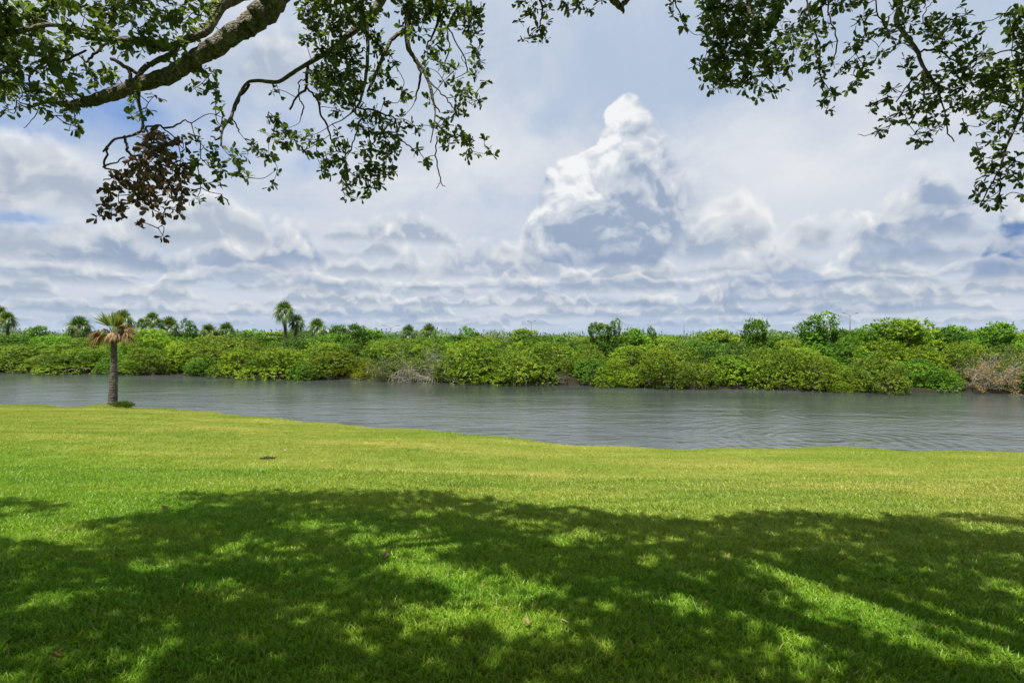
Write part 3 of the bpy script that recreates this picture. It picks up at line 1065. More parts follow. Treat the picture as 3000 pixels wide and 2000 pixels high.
# skyline trees one can pick out
special = [
    (2225, 90, 936, 34, DK, "dark leafy tree with slanting top standing out right of the middle skyline", "dark_shrub_tree"),
    (2400, 150, 918, 26, (0.62, 0.85, .9), "tall airy tree with loose leafy shoots left of the two-armed lamp post", "airy_tree"),
    (2475, 90, 965, 34, DK, "dark bushy tree under the two-armed lamp post", "bushy_tree"),
    (2660, 190, 934, 30, (.9, .95, .8), "broad domed mangrove making the highest swell of the right skyline", "domed_tree"),
    (2560, 120, 950, 34, GR, "spiky topped shrub tree on the left shoulder of the right skyline swell", "shrub_tree"),
    (2780, 110, 955, 36, GR, "dark shrub tree with three knobs on the skyline right of the swell", "shrub_tree"),
    (2940, 110, 945, 36, GR, "dark shrub tree poking up near the right edge of the skyline", "shrub_tree"),
    (1800, 60, 936, 40, DK, "narrow dark tree, the taller of a pair on the middle skyline", "narrow_tree"),
    (1755, 80, 946, 40, DK, "rounder dark tree on the left of the middle skyline pair", "dark_tree"),
    (1865, 90, 962, 40, GR, "green bushy tree just right of the middle skyline pair", "bushy_tree"),
    (1905, 44, 958, 42, DK, "small pointed tree between the middle pair and the tall mast", "pointed_tree"),
    (1045, 70, 950, 48, DK, "dark round tree on the skyline between the shaggy palm and the first lamp post", "round_tree"),
    (985, 60, 952, 50, DK, "dark upright tree just right of the shaggy palm", "upright_tree"),
    (550, 56, 936, 55, DK, "dark conical tree on the skyline left of the twin short palms", "conical_tree"),
    (110, 60, 955, 60, GR, "wispy grey green tree on the skyline near the left edge", "wispy_tree"),
    (2110, 110, 966, 45, MD, "rounded green tree on the skyline between the tall mast and the dark slanting tree", "rounded_tree"),
    (1370, 80, 958, 50, GR, "green tree rising slightly on the skyline right of the twin middle palms", "green_tree"),
    (1540, 100, 964, 50, MD, "light green tree on the skyline at the foot of the thin lamp post", "green_tree"),
]
for n_, (px, w, top, D, c, lab, nm) in enumerate(special):
    r_ = mangrove(tall[n_ % 3], px, max(D, at_far(px, 6)), w * 1.05, top, c, lab, None, -1.2, 1, nm)
    r_['category'] = "tree"
    if 'group' in r_: del r_['group']

# far wood, one mass
n = 9000
fxp = rng.uniform(-500, 3500, n)
fDd = rng.uniform(62, 190, n) ** 1.0
hx = (fxp - 1500) / F * fDd
hz = rng.uniform(-1.0, 1, n)
ridge = 1.6 + fDd * (2 + np.interp(fxp, [0, 300, 1100, 1500, 1750, 2050, 2400, 3000], [10, 8, 8, 4, -2, 0, 10, 12]) + 4 * np.sin(fxp * 0.031) + 3 * np.sin(fxp * 0.083 + 1)) / F
hz = -1 + (ridge + 1) * rng.uniform(0, 1, n) ** 0.5
per = 9
Cc = np.repeat(np.stack([hx, fDd, hz], 1), per, 0) + rng.normal(size=(n * per, 3)) * np.array([.8, .8, .20])
Vv, Ff = place(SV, SF, Cc, nrm(rng.normal(size=(n * per, 3)) + np.array([0, 0, .4])), nrm(rng.normal(size=(n * per, 3)) * .6 + np.array([0, 0, 1.])),
               rng.uniform(0.25, 0.5, n * per))
fw = mesh_np("far_wood", Vv, Ff, np.repeat(np.clip(np.repeat(rng.normal(.4, .2, n), per) + rng.normal(0, .1, n * per), 0, 1), 4))
tag(link("far_wood", fw, M_thick), "distant wood of low trees along the horizon behind the mangroves", "wood", kind='stuff')


# bare twiggy shrubs
def twiggy(T, base, dirv, length, rad, depth, r):
    pts = [base]
    d_ = dirv
    for _ in range(4):
        d_ = nrm(d_ + r.normal(size=3) * 0.22 + np.array([0, 0, -0.03]))
        pts.append(pts[-1] + d_ * length / 4)
    T.add(np.array(pts), np.linspace(rad, rad * 0.55, 5), 4 if depth < 2 else 6)
    if depth > 0:
        for _ in range(4 if depth > 1 else 5):
            q = pts[r.integers(1, 5)]
            nd = nrm(d_ + r.normal(size=3) * 0.75)
            twiggy(T, q, nd, length * r.uniform(.5, .75), rad * 0.55, depth - 1, r)
    return pts[-1]


def bare_shrub(name, px, D, wm, hm, mat, label, seed, n0=9, leaves=None, base=-1.4, cat="shrub", rad=.028, wide=0.9):
    r = np.random.default_rng(seed)
    root = empty(name, ((px - 1500) / F * D, D, base))
    T = Tubes()
    for _ in range(n0):
        a_ = r.uniform(0, 6.28)
        d_ = nrm(np.array([math.cos(a_) * wide, math.sin(a_) * wide * .7, r.uniform(.25, 1.1)]))
        twiggy(T, np.array([math.cos(a_) * .15 * wm, 0, 0.]), d_, hm * 0.62, rad, 3, r)
    me = T.mesh("branches")
    co = np.concatenate(T.V)
    link("branches", me, mat, root)
    if leaves is not None:
        lm, cnt, sz = leaves
        idx = r.choice(len(co), cnt)
        cl = co[idx] + r.normal(size=(cnt, 3)) * 0.05
        cl = np.repeat(cl, 5, 0) + r.normal(size=(cnt * 5, 3)) * .05
        Vv, Ff = place(SV, SF, cl, nrm(r.normal(size=cl.shape)), nrm(r.normal(size=cl.shape) + np.array([0, 0, 1])), np.full(len(cl), sz))
        link("leaves", mesh_np("leaves", Vv, Ff, np.repeat(r.uniform(0, .9, len(cl)), 4)), lm, root)
    tag(root, label, cat)
    return root


bare_shrub("dead_mangrove", 2870, at_far(2870, 0.5), 3.0, 2.1, M_grey, "dead grey mangrove with orange leaves leaning over the water at the right", 5, 13, (M_orange, 420, .09), rad=.022)
bare_shrub("dead_mangrove", 2935, at_far(2935, 1.4), 2.6, 2.3, M_wood, "brown leafless mangrove behind the dead grey one near the right edge", 6, 12, (M_mangrove, 420, .10), rad=.022)
bare_shrub("bare_shrub", 1140, at_far(1140, -0.5), 2.6, 1.8, M_wood, "grey brown bare shrub at the waterline between the yellowish mangrove and the pale roots", 8, 9, (M_mangrove, 260, .11))
bare_shrub("bare_shrub", 1285, at_far(1285, -0.4), 2.8, 2.6, M_grey, "tall bleached leafless shrub just left of the large bright mangrove dome", 9, 9, (M_mangrove, 130, .11), rad=.024)
bare_shrub("leafy_shrub", 1215, at_far(1215, 0.4), 2.8, 2.5, M_wood, "half bare shrub with scattered bright leaf tufts above the pale arching roots", 10, 11, (M_mangrove, 420, .11))
bare_shrub("bare_shrub", 640, at_far(640, 0.1), 1.0, 1.0, M_grey, "small grey bare shrub at the waterline left of the bright yellow green mangrove", 11, 5, rad=.016)
bare_shrub("bare_shrub", 1660, at_far(1660, 0.0), 1.4, 1.0, M_wood, "small brown bare shrub at the waterline under the greyish olive mangrove", 12, 6, rad=.018)
bare_shrub("bare_shrub", 2400, at_far(2400, 0.0), 1.2, 1.5, M_grey, "thin pale bare shrub among the yellow leaved mangroves at the right", 13, 5, rad=.014)
bare_shrub("bare_shrub", 1760, at_far(1760, 0.2), 1.2, .8, M_wood, "low brown bare shrub left of the yellow layered mangrove", 14, 6, rad=.016)


# pale arching prop roots
def prop_roots():
    D = at_far(1195, -0.45)
    root = empty("arching_prop_roots", ((1195 - 1500) / F * D, D, -1.5))
    r = np.random.default_rng(44)
    s = D / F
    arch = [[(-62, 8), (-50, -12), (-25, -30), (5, -34), (30, -30)], [(-5, -28), (30, -33), (62, -35), (80, -20), (95, 2), (108, 10)],
            [(-45, 6), (-35, -15), (-10, -28), (15, -30)], [(-30, 8), (-24, -12), (-5, -24), (20, -28)]]
    for k, a_ in enumerate(arch):
        T = Tubes()
        pts = np.array([(q[0] * s, r.uniform(-.12, .12), -q[1] * s + .02) for q in a_])
        T.add(spline(pts, 5), .024 if k < 2 else .017, 6)
        link("root", T.mesh("root"), M_root, root)
    for k in range(12):
        T = Tubes()
        x0 = -40 + k * 6 + r.uniform(-3, 3)
        y_ = r.uniform(-.25, .2)
        pts = np.array([(x0 * s, y_, 28 * s), ((x0 - 4) * s, y_, 15 * s), ((x0 - 3 + r.uniform(-5, 5)) * s, y_ * 1.3, -.05)])
        T.add(spline(pts, 4), .018, 5)
        link("root", T.mesh("root"), M_root, root)
    for k in range(6):
        T = Tubes()
        x0 = 120 + k * 7
        pts = np.array([(x0 * s, 0, 18 * s), ((x0 - 6 + r.uniform(-5, 5)) * s, .1, 8 * s), ((x0 + r.uniform(-9, 9)) * s, 0, -.05)])
        T.add(spline(pts, 4), .015, 5)
        link("root", T.mesh("root"), M_root, root)
    tag(root, "pale bare prop roots arching out of the water at the foot of the thicket", "roots")


prop_roots()


# ------------------------------------------------------------------ palms
def frond_mesh(seed, el, pet, fan, droop, collapse, segs=30, mat=M_frond, name="frond", width=1.0):
    """fan leaf: petiole from the origin along +x at elevation el, then a pleated fan"""
    r = np.random.default_rng(seed)
    Vl, Fl, tn, nv = [], [], [], 0
    ca, sa = math.cos(el), math.sin(el)
    pts = []
    for t_ in np.linspace(0, 1, 5):
        pts.append([pet * t_ * ca, 0, pet * t_ * sa - droop * .25 * (pet * t_) ** 2])
    pts = np.array(pts)
    T = Tubes()
    T.add(pts, np.linspace(.022, .012, 5), 4)
    hub = pts[-1]
    ax = nrm(pts[-1] - pts[-2])
    side = np.array([0, 1.0, 0])
    nz = np.cross(ax, side)
    V0 = np.concatenate(T.V)
    F0 = np.concatenate(T.F)
    F0 = np.concatenate([F0[:, [0, 1, 2]], F0[F0[:, 2] != F0[:, 3]][:, [0, 2, 3]]])
    Vl.append(V0); Fl.append(F0); tn.append(np.full(len(V0), .5)); nv = len(V0)
    for k in range(segs):
        u = (k + .5) / segs * 2 - 1
        ang = u * R(118) * width
        L_ = fan * (1 - .28 * abs(u) ** 2) * r.uniform(.86, 1.06)
        d0 = ax * math.cos(ang) + side * math.sin(ang)
        d0 = nrm(d0 + nz * (-0.18 * abs(u)) + r.normal(size=3) * .05)
        w_ = fan * 0.055 * r.uniform(.7, 1.2)
        lat = nrm(np.cross(d0, nz))
        ring = []
        for t_, ww in ((0.06, .35), (0.40, 1.0), (0.72, .62), (1.0, .04)):
            p = hub + d0 * L_ * t_
            sag = (droop * t_ ** 2.2 + collapse * t_ ** 1.3) * L_
            p = p + np.array([-d0[0] * sag * .45 * min(1, collapse + .3), -d0[1] * sag * .45 * min(1, collapse + .3), -sag])
            ring.append(p - lat * w_ * ww * .5)
            ring.append(p + lat * w_ * ww * .5)
        Vl.append(np.array(ring))
        for q in range(3):
            b = nv + 2 * q
            Fl.append(np.array([[b, b + 1, b + 3], [b, b + 3, b + 2]]))
        tn.append(np.full(8, np.clip(r.normal(.5, .25), 0, 1)))
        nv += 8
    me = mesh_np(name, np.concatenate(Vl), np.concatenate(Fl), np.concatenate(tn))
    me.materials.append(mat)
    return me


FR = [frond_mesh(1, R(80), .5, .95, .25, 0), frond_mesh(2, R(58), .6, .95, .45, 0), frond_mesh(3, R(32), .65, .95, .65, .05),
      frond_mesh(4, R(8), .65, .92, .8, .15), frond_mesh(5, R(-18), .6, .9, .8, .3)]
FD = [frond_mesh(6, R(-45), .5, .85, .5, .8, 20, M_deadfrond), frond_mesh(7, R(-62), .5, .8, .5, .9, 20, M_deadfrond)]


def palm(px, top, bottom, wpx, crown_px, D, base_px, label, skirt=3, color=(1, 1, 1), n=26, name="cabbage_palm", seed=0, group=None):
    r = np.random.default_rng(900 + seed)
    s = D / F
    x0, x1 = (base_px - 1500) * s, (px - 1500) * s
    ztop = EYE - (top - HOR) * s
    scale = crown_px * s / 2.35
    hubz = ztop - 1.40 * scale * 0.95
    root = empty(name, (x0, D, -1.1))
    T = Tubes()
    P_ = spline([[0, 0, 0], [(x1 - x0) * .35, 0, (hubz + 1.1) * .5], [x1 - x0, 0, hubz + 1.1]], 8)
    rr = np.linspace(.20, .155, len(P_)) * min(1.15, max(.75, scale))
    T.add(P_, rr, 8, .05, seed)
    link("trunk", T.mesh("trunk"), M_palmbark, root)
    hub = (x1 - x0, 0, hubz + 1.1)
    ga_ = 2.39996
    for k in range(n):
        t_ = k / n
        me = FR[min(4, int(t_ * 5))]
        f = link("frond", me, None, root, hub)
        f.rotation_euler = (r.uniform(-.12, .12), r.uniform(-.15, .15), k * ga_ + r.uniform(-.2, .2))
        f.scale = (scale * r.uniform(.85, 1.08),) * 3
        f.color = (*[c * r.uniform(.85, 1.15) for c in color], 1)
    for k in range(skirt):
        f = link("frond", FD[k % 2], None, root, hub)
        f['label'] = "dry brown hanging frond"
        f.rotation_euler = (0, 0, k * ga_ + r.uniform(-.3, .3))
        f.scale = (scale * r.uniform(.8, 1.0),) * 3
        f.color = (.55, .55, .6, 1)
    tag(root, label, "palm", group)
    return root


palms = [
    (-8, 882, 1000, 60, 66, 88, -8, "palm cut off by the left edge of the photo, the taller of two there"),
    (22, 906, 1000, 50, 52, 84, 24, "palm nearest the left edge that shows most of its crown"),
    (232, 917, 1000, 66, 72, 78, 234, "full round palm crown just left of the near half dead palm"),
    (358, 897, 1000, 64, 70, 80, 358, "green palm directly behind the crown of the near half dead palm"),
    (416, 928, 1000, 30, 32, 110, 416, "smallest palm crown, right behind the near palm's right fronds"),
    (447, 907, 1000, 44, 48, 92, 449, "slim palm with bare trunk showing, third right of the near palm"),
    (496, 918, 1000, 66, 68, 80, 497, "broad dark palm crown next to the slim bare trunked one"),
    (613, 939, 1000, 56, 58, 82, 613, "left one of the two low twin palms left of the tallest palm"),
    (664, 937, 1000, 50, 54, 82, 664, "right one of the two low twin palms left of the tallest palm"),
    (835, 875, 1000, 60, 62, 66, 837, "tallest palm on the far bank with a long bare trunk"),
    (871, 913, 1000, 50, 52, 66, 857, "leaning palm beside the tallest palm, reaching to its shoulder"),
    (930, 925, 1000, 56, 62, 60, 930, "shaggy palm with a brown skirt of hanging dead fronds"),
    (1197, 943, 1000, 50, 54, 62, 1207, "left palm of the middle pair, its trunk leaning"),
    (1257, 940, 1000, 56, 58, 60, 1258, "right palm of the middle pair, with pale dry lower fronds"),
    (2150, 990, 1030, 60, 74, 38, 2150, "low fan palm half buried in the mangroves at the middle right"),
]
for k, (px, top, bot, w, cw, D, bpx, lab) in enumerate(palms):
    D = min(D, at_far(px, 12.5 if k % 2 else 14.0)) if px < 2000 else D
    palm(px, top, bot, w, cw * 1.05, D, bpx, lab, skirt={11: 12, 12: 6, 13: 7}.get(k, 3), seed=k,
         color=(.95, 1.0, .9) if k % 2 else (.8, .9, .9), group="palms standing in the thicket across the river")

# the near half dead palm
pz = float(lawn_z(*PALM))
npalm = empty("cabbage_palm", (PALM[0], PALM[1], pz))
sP = PALM[1] / F
T = Tubes()
HT = 1.6 - (985 - HOR) / F * PALM[1] - pz + 0.04
zz_ = np.linspace(-0.15, HT, 60)
prof = np.interp(zz_ / HT, [-.1, 0, .12, .35, .6, .85, .93, 1.0], [.22, .205, .19, .172, .142, .125, .13, .11])
ring = 1 + 0.02 * np.sin(zz_ * 62) + 0.02 * np.sin(zz_ * 23)
lean = np.stack([0.06 * np.sin(zz_ / HT * 2.2), np.zeros(60), zz_], 1)
T.add(lean, prof * ring * .80, 20, .035, 3)
link("trunk", T.mesh("trunk"), M_palmbark, npalm)
# old leaf bases
for k in range(16):
    a_ = k * 2.4
    T = Tubes()
    b = np.array([lean[-1][0], 0, HT - .30 + .022 * k])
    o_ = np.array([math.cos(a_), math.sin(a_), 0])
    T.add(np.array([b + o_ * .08, b + o_ * .19 + [0, 0, .07], b + o_ * .23 + [0, 0, .16]]), [.045, .035, .02], 5)
    link("leaf_base", T.mesh("leaf_base"), M_palmbark, npalm)
hub = np.array([lean[-1][0], 0, HT])
# az (0 right, 90 away, 180 left, 270 toward us), elevation, petiole, fan, droop, collapse, material, tint, width
nf = [
    (176, 62, .50, 1.00, .06, .00, M_frondlit, (1, 1, 1), .50, None),
    (215, 70, .45, .95, .08, .00, M_frondlit, (.85, .95, .8), .42, None),
    (60, 82, .42, .90, .08, .00, M_frondlit, (.95, .85, .6), .36, None),
    (350, 70, .40, .80, .12, .02, M_frondlit, (.9, .75, .45), .34, None),
    (140, 74, .45, .95, .08, .00, M_frond, (1.2, 1.1, .8), .45, None),
    (185, 46, .40, .70, .35, .45, M_deadfrond, (1.15, 1.1, 1.0), .60, 1),
    (184, 20, .70, .85, .35, .30, M_deadfrond, (.85, .68, .55), .60, 1),
    (172, 10, .75, .80, .40, .35, M_deadfrond, (1.0, .8, .65), .62, 1),
    (200, 2, .55, .80, .40, .45, M_deadfrond, (.8, .62, .5), .60, 1),
    (292, 30, .32, .66, .4, .60, M_deadfrond, (1.5, 1.35, 1.3), .75, 1),
    (322, 22, .36, .70, .4, .50, M_deadfrond, (1.25, 1.05, 1.0), .70, 1),
    (250, 12, .25, .55, .5, .8, M_deadfrond, (1.0, .8, .7), .7, 1),
    (2, 20, .62, .90, .25, .22, M_deadfrond, (.70, .56, .46), .60, 1),
    (14, 36, .55, .88, .25, .18, M_deadfrond, (.85, .68, .58), .60, 1),
    (345, 50, .45, .76, .3, .20, M_deadfrond, (.85, .70, .58), .62, 1),
    (350, 6, .66, .85, .35, .35, M_deadfrond, (.65, .52, .44), .62, 1),
    (80, 20, .5, .8, .4, .4, M_deadfrond, (.6, .5, .42), .6, 1),
    (120, 12, .5, .8, .4, .4, M_deadfrond, (.55, .45, .4), .6, 1),
]
for k, (az, el, pet, fan, dr, co_, mt, tint, wd, dead) in enumerate(nf):
    me = frond_mesh(50 + k, R(el), pet, fan, dr, co_, 34, mt, "frond", wd)
    f = link("frond", me, None, npalm, tuple(hub))
    f.scale = (.78, .78, .78)
    f.rotation_euler = (0, 0, R(az))
    f.color = (*tint, 1)
    f['label'] = "dry brown drooping frond" if dead else "green upright frond"
tag(npalm, "half dead cabbage palm with brown drooping fronds on the lawn edge at the water", "palm")

# grass clump and roots at its foot
r = np.random.default_rng(61)
cl = empty("grass_clump", (PALM[0] + .50, PALM[1] - .15, float(lawn_z(PALM[0] + .5, PALM[1] - .15)) - .02))
nb = 1500
az_ = r.uniform(0, 6.28, nb)
rad_ = np.sqrt(r.uniform(0, 1, nb))
loc = np.stack([rad_ * np.cos(az_) * .42 + .05 * np.sin(az_ * 5), rad_ * np.sin(az_) * .28, .10 * (1 - rad_ ** 2)], 1)
axv = nrm(np.stack([loc[:, 0] * 1.2, loc[:, 1] * 1.5 - .2, np.full(nb, .5)], 1) + r.normal(size=(nb, 3)) * .3)
Vv, Ff = place(SV * np.array([.25, 1, 1]), SF, loc, axv, nrm(r.normal(size=(nb, 3))), r.uniform(.06, .26, nb))
link("blades", mesh_np("blades", Vv, Ff, np.repeat(r.uniform(0, .8, nb), 4)), M_frond, cl)
T = Tubes()
T.add(np.array([[-.35, 0, -.1], [0, .02, .0], [.40, .05, -.12]]), [.12, .16, .08], 8, .1)
link("soil_mound", T.mesh("soil_mound"), M_soil, cl)
cl.scale = (.8, .8, .8)
tag(cl, "dark green grass clump hugging the right foot of the near palm", "grass clump")

# ------------------------------------------------------------------ lamp posts and mast
def lamp_post(name, px, top_py, D, arms, label, cat, thin=1.0):
    x = (px - 1500) / F * D
    zt = EYE - (top_py - HOR) / F * D
    root = empty(name, (x, D, -1.0))
    H = zt + 1.0
    T = Tubes()
    T.add(np.array([[0, 0, 0], [0, 0, H * .5], [0, 0, H]]), np.array([.11, .09, .055]) * thin, 8)
    link("pole", T.mesh("pole"), M_steel, root)
    for sx_ in arms:
        T = Tubes()
        T.add(spline([[0, 0, H - .8], [sx_ * .5, 0, H - .25], [sx_ * 1.3, 0, H - .05]], 4), .035, 5)
        link("arm", T.mesh("arm"), M_steel, root)
        T = Tubes()
        T.add(np.array([[sx_ * 1.2, 0, H - .05], [sx_ * 1.35, 0, H], [sx_ * 1.9, 0, H + .04], [sx_ * 2.0, 0, H + .02]]), [.04, .09, .08, .03], 8)
        link("lamp_head", T.mesh("lamp_head"), M_lamp, root)
    tag(root, label, cat)


lamp_post("lamp_post", 1145, 953, 120, (-1, 1), "thin grey lamp post just left of the middle palm pair on the skyline", "lamp post")
lamp_post("lamp_post", 1557, 940, 130, (-.5, .5), "thin grey lamp post on the skyline near the photo's centre", "lamp post")
lamp_post("lamp_post", 2490, 917, 110, (-.8, .8), "tallest lamp post with two arms right of the tall airy tree", "lamp post", 1.3)
lamp_post("mast", 2004, 933, 120, (), "plain needle thin mast rising from the skyline left of the dark slanting tree", "mast", .8)

# ------------------------------------------------------------------ the live oak overhead
oak = empty("live_oak", (4.0, -1.8, 0.0))
OFF = np.array([4.0, -1.8, 0.0])


def wp(px, py, D):
    return np.array([(px - 1500) / F * D, D, EYE - (py - HOR) / F * D])


limbs = [  # (depth at start, depth at end, [(px, py, radius px)...])
    (3.7, 3.5, [(980, -330, 62), (900, -140, 54), (835, -45, 48), (790, 30, 44), (740, 72, 40), (690, 105, 36), (620, 150, 33), (560, 184, 28), (505, 222, 29), (440, 243, 26), (380, 260, 24), (320, 284, 22), (260, 300, 19), (205, 308, 13), (150, 300, 8), (90, 318, 4)]),
    (3.8, 3.3, [(860, -120, 30), (760, -30, 22), (690, 2, 20), (650, 26, 19), (628, 68, 16), (598, 102, 14), (540, 125, 13), (480, 146, 12), (420, 126, 11), (340, 122, 10), (270, 116, 7), (200, 92, 4), (120, 60, 3)]),
    (3.7, 3.6, [(532, 128, 11), (505, 163, 10), (460, 185, 9), (430, 202, 9), (405, 236, 10)]),
    (3.2, 3.3, [(-60, 130, 11), (0, 110, 9), (70, 96, 8), (150, 78, 7), (230, 88, 5), (300, 100, 3)]),
    (4.6, 4.3, [(1330, -280, 26), (1200, -110, 20), (1130, -12, 16), (1105, 30, 15), (1075, 66, 14), (1030, 102, 12), (980, 145, 10), (930, 176, 8), (870, 210, 7), (820, 242, 7), (760, 240, 6), (730, 245, 5), (710, 270, 5), (690, 312, 5), (680, 345, 5), (655, 382, 4), (650, 430, 3)]),
    (4.5, 4.5, [(1240, -220, 18), (1210, -60, 12), (1205, 30, 11), (1195, 80, 9), (1196, 140, 9), (1215, 172, 7), (1240, 206, 6), (1255, 240, 6), (1265, 272, 5), (1275, 330, 3), (1270, 380, 2), (1262, 420, 2)]),
    (4.5, 4.3, [(1196, 88, 7), (1160, 110, 7), (1140, 136, 7), (1115, 190, 6), (1095, 240, 5), (1078, 272, 4)]),
    (4.4, 4.2, [(1078, 68, 6), (1080, 150, 6), (1075, 220, 6), (1065, 270, 5), (1050, 312, 4), (1010, 350, 2), (975, 366, 2)]),
    (4.2, 4.2, [(1700, -180, 16), (1780, -20, 12), (1800, 14, 12), (1820, 28, 9), (1824, 45, 3)]),
    (4.2, 4.2, [(1812, 26, 9), (1836, 6, 9), (1870, -60, 8), (1700, -180, 10)]),
    (4.5, 4.0, [(2560, -260, 20), (2615, -60, 12), (2630, 20, 10), (2620, 66, 9), (2650, 112, 8), (2680, 150, 7), (2695, 190, 6), (2708, 212, 5), (2740, 250, 4), (2800, 272, 3)]),
    (3.9, 3.7, [(3120, -200, 22), (3080, 0, 15), (3040, 190, 10), (2990, 320, 7), (2945, 430, 4), (2925, 500, 3)]),
    (4.2, 4.0, [(2330, -260, 18), (2230, -60, 9), (2190, 30, 6), (2215, 80, 5), (2195, 130, 4), (2150, 180, 3)]),
    (3.6, 3.6, [(410, 262, 8), (410, 300, 6), (421, 350, 5), (420, 380, 5), (400, 395, 5), (370, 404, 4), (340, 410, 4), (320, 430, 4), (305, 447, 3)]),
]
thin = [
    (3.6, [(408, 222, 5), (370, 195, 6), (328, 175, 5)]), (3.6, [(388, 240, 6), (385, 215, 5), (374, 198, 5)]),
    (3.5, [(320, 130, 4), (280, 165, 4), (258, 190, 3)]), (3.4, [(258, 155, 3), (190, 180, 4), (140, 190, 4), (100, 218, 3), (90, 260, 2)]),
    (3.6, [(370, 404, 4), (375, 430, 4), (380, 448, 4), (420, 462, 2)]), (3.6, [(318, 430, 3), (315, 460, 3), (310, 492, 3), (350, 502, 2), (372, 522, 2)]),
    (3.6, [(424, 376, 3), (460, 370, 3), (500, 378, 3), (540, 358, 2), (565, 366, 2)]), (3.6, [(480, 375, 2), (510, 400, 2), (525, 415, 2)]),
    (3.6, [(310, 490, 3), (345, 475, 2), (370, 462, 2)]), (4.4, [(735, 246, 4), (700, 300, 4), (684, 345, 3)]),
    (4.4, [(905, 188, 5), (902, 230, 5), (900, 262, 4), (870, 290, 3), (850, 322, 3)]),
    (4.4, [(902, 262, 3), (930, 292, 3), (945, 340, 3), (960, 370, 3), (976, 420, 2), (988, 442, 2)]),
    (4.4, [(895, 235, 2), (878, 245, 2), (880, 290, 2), (890, 310, 2), (885, 340, 2)]),
    (4.4, [(655, 385, 3), (640, 410, 3), (618, 400, 2)]), (4.4, [(684, 345, 2), (700, 380, 2), (706, 395, 1)]),
    (4.5, [(1196, 140, 4), (1215, 182, 4), (1233, 216, 4), (1225, 262, 3), (1215, 302, 2)]), (4.5, [(1256, 240, 3), (1280, 262, 2), (1310, 292, 2), (1325, 320, 2)]),
    (4.5, [(1290, -10, 6), (1288, 60, 5), (1265, 112, 3), (1250, 142, 2)]), (4.5, [(1290, 50, 3), (1330, 120, 2), (1360, 170, 2), (1370, 215, 2)]),
    (4.5, [(1262, 262, 3), (1268, 300, 3), (1290, 330, 2)]), (4.5, [(1310, 90, 2), (1318, 150, 2), (1300, 190, 2)]),
    (4.5, [(1280, 400, 2), (1278, 460, 2), (1288, 515, 2), (1293, 538, 1.5), (1305, 548, 1)]), (4.5, [(1292, 532, 1.2), (1283, 545, 1), (1282, 556, 1)]),
    (4.5, [(1335, 370, 2), (1365, 395, 2), (1390, 415, 2)]), (4.3, [(1175, 410, 2), (1200, 432, 2), (1225, 440, 2)]),
    (4.2, [(1060, 350, 3), (1040, 400, 2), (1030, 440, 2)]), (4.3, [(1050, 320, 3), (1110, 330, 3), (1160, 350, 2)]),
    (4.0, [(2560, -40, 2), (2566, 40, 2), (2590, 85, 2)]), (4.0, [(2420, -30, 3), (2425, 60, 2), (2450, 120, 2), (2430, 200, 2)]),
    (4.0, [(2350, -40, 3), (2370, 60, 2), (2395, 130, 2), (2400, 220, 2), (2415, 290, 1.5)]), (4.0, [(2690, 155, 3), (2740, 152, 3), (2790, 182, 2), (2830, 210, 2)]),
    (4.0, [(2700, 212, 3), (2660, 250, 2), (2620, 300, 2)]), (4.0, [(2705, 215, 3), (2700, 290, 2), (2660, 370, 2)]), (4.0, [(2740, 250, 3), (2760, 330, 2), (2770, 380, 2), (2788, 418, 1.5)]),
    (3.9, [(3030, 190, 3), (2950, 150, 2), (2860, 190, 2)]), (3.8, [(2985, 330, 3), (2920, 300, 2), (2850, 330, 2)]), (3.8, [(2925, 500, 2), (2890, 560, 2), (2870, 600, 1.5)]),
    (3.8, [(2930, 500, 2), (2925, 560, 2), (2920, 600, 1.5)]), (3.8, [(2900, 420, 1.2), (2855, 420, 1)]), (4.0, [(2600, 380, 1.2), (2550, 398, 1), (2510, 396, .8)]),
    (4.0, [(2700, 30, 1.5), (2710, -10, 1.5)]), (4.0, [(2700, 50, 1.5), (2712, 25, 1.2), (2730, 8, 1)]),
    (3.4, [(112, 340, 1.2), (90, 362, 1), (75, 378, 1)]), (3.4, [(165, 340, 1.2), (150, 355, 1), (136, 370, 1)]), (3.6, [(378, 155, 1.5), (360, 160, 1.2), (352, 175, 1)]),
    (4.2, [(1560, -30, 4), (1590, 30, 3), (1580, 80, 2)]), (4.2, [(1680, -40, 4), (1690, 20, 2), (1660, 40, 1.5)]), (4.2, [(1950, -40, 4), (1975, 10, 2), (1995, 60, 2)]),
    (3.6, [(470, 628, 1.2), (478, 660, 1.2), (480, 690, 1)]),
]
nodes = []          # skeleton points for hanging foliage on
for li, (Da, Db, pts) in enumerate(limbs):
    n = len(pts)
    P3 = np.array([np.append(wp(p[0], p[1], Da + (Db - Da) * k / (n - 1)), p[2] / F * (Da + (Db - Da) * k / (n - 1))) for k, p in enumerate(pts)])
    S = spline(P3, 7 if li == 0 else 5)
    S[:, 3] = np.maximum(S[:, 3], .002)
    big = li in (0, 1, 4)
    if not (li == 13):
        jit = np.random.default_rng(li).normal(size=(len(S), 3)) * S[:, 3:4] * (.06 if big else .12)
        S[:, :3] += jit
    T = Tubes()
    T.add(S[:, :3] - OFF, S[:, 3] * (.77 if li == 0 else .82), 22 if li == 0 else 10, .07 if big else .06, li)
    link("limb", T.mesh("limb"), M_oakbark, oak)
    nodes.append(S[::2, :3])
TW = Tubes()
for k, (D_, pts) in enumerate(thin):
    P3 = np.array([np.append(wp(p[0], p[1], D_), p[2] / F * D_) for p in pts])
    S = spline(P3, 4)
    S[:, :3] += np.random.default_rng(k).normal(size=(len(S), 3)) * .004
    TW.add(S[:, :3] - OFF, np.maximum(S[:, 3], .0011), 5)
    nodes.append(S[::2, :3])

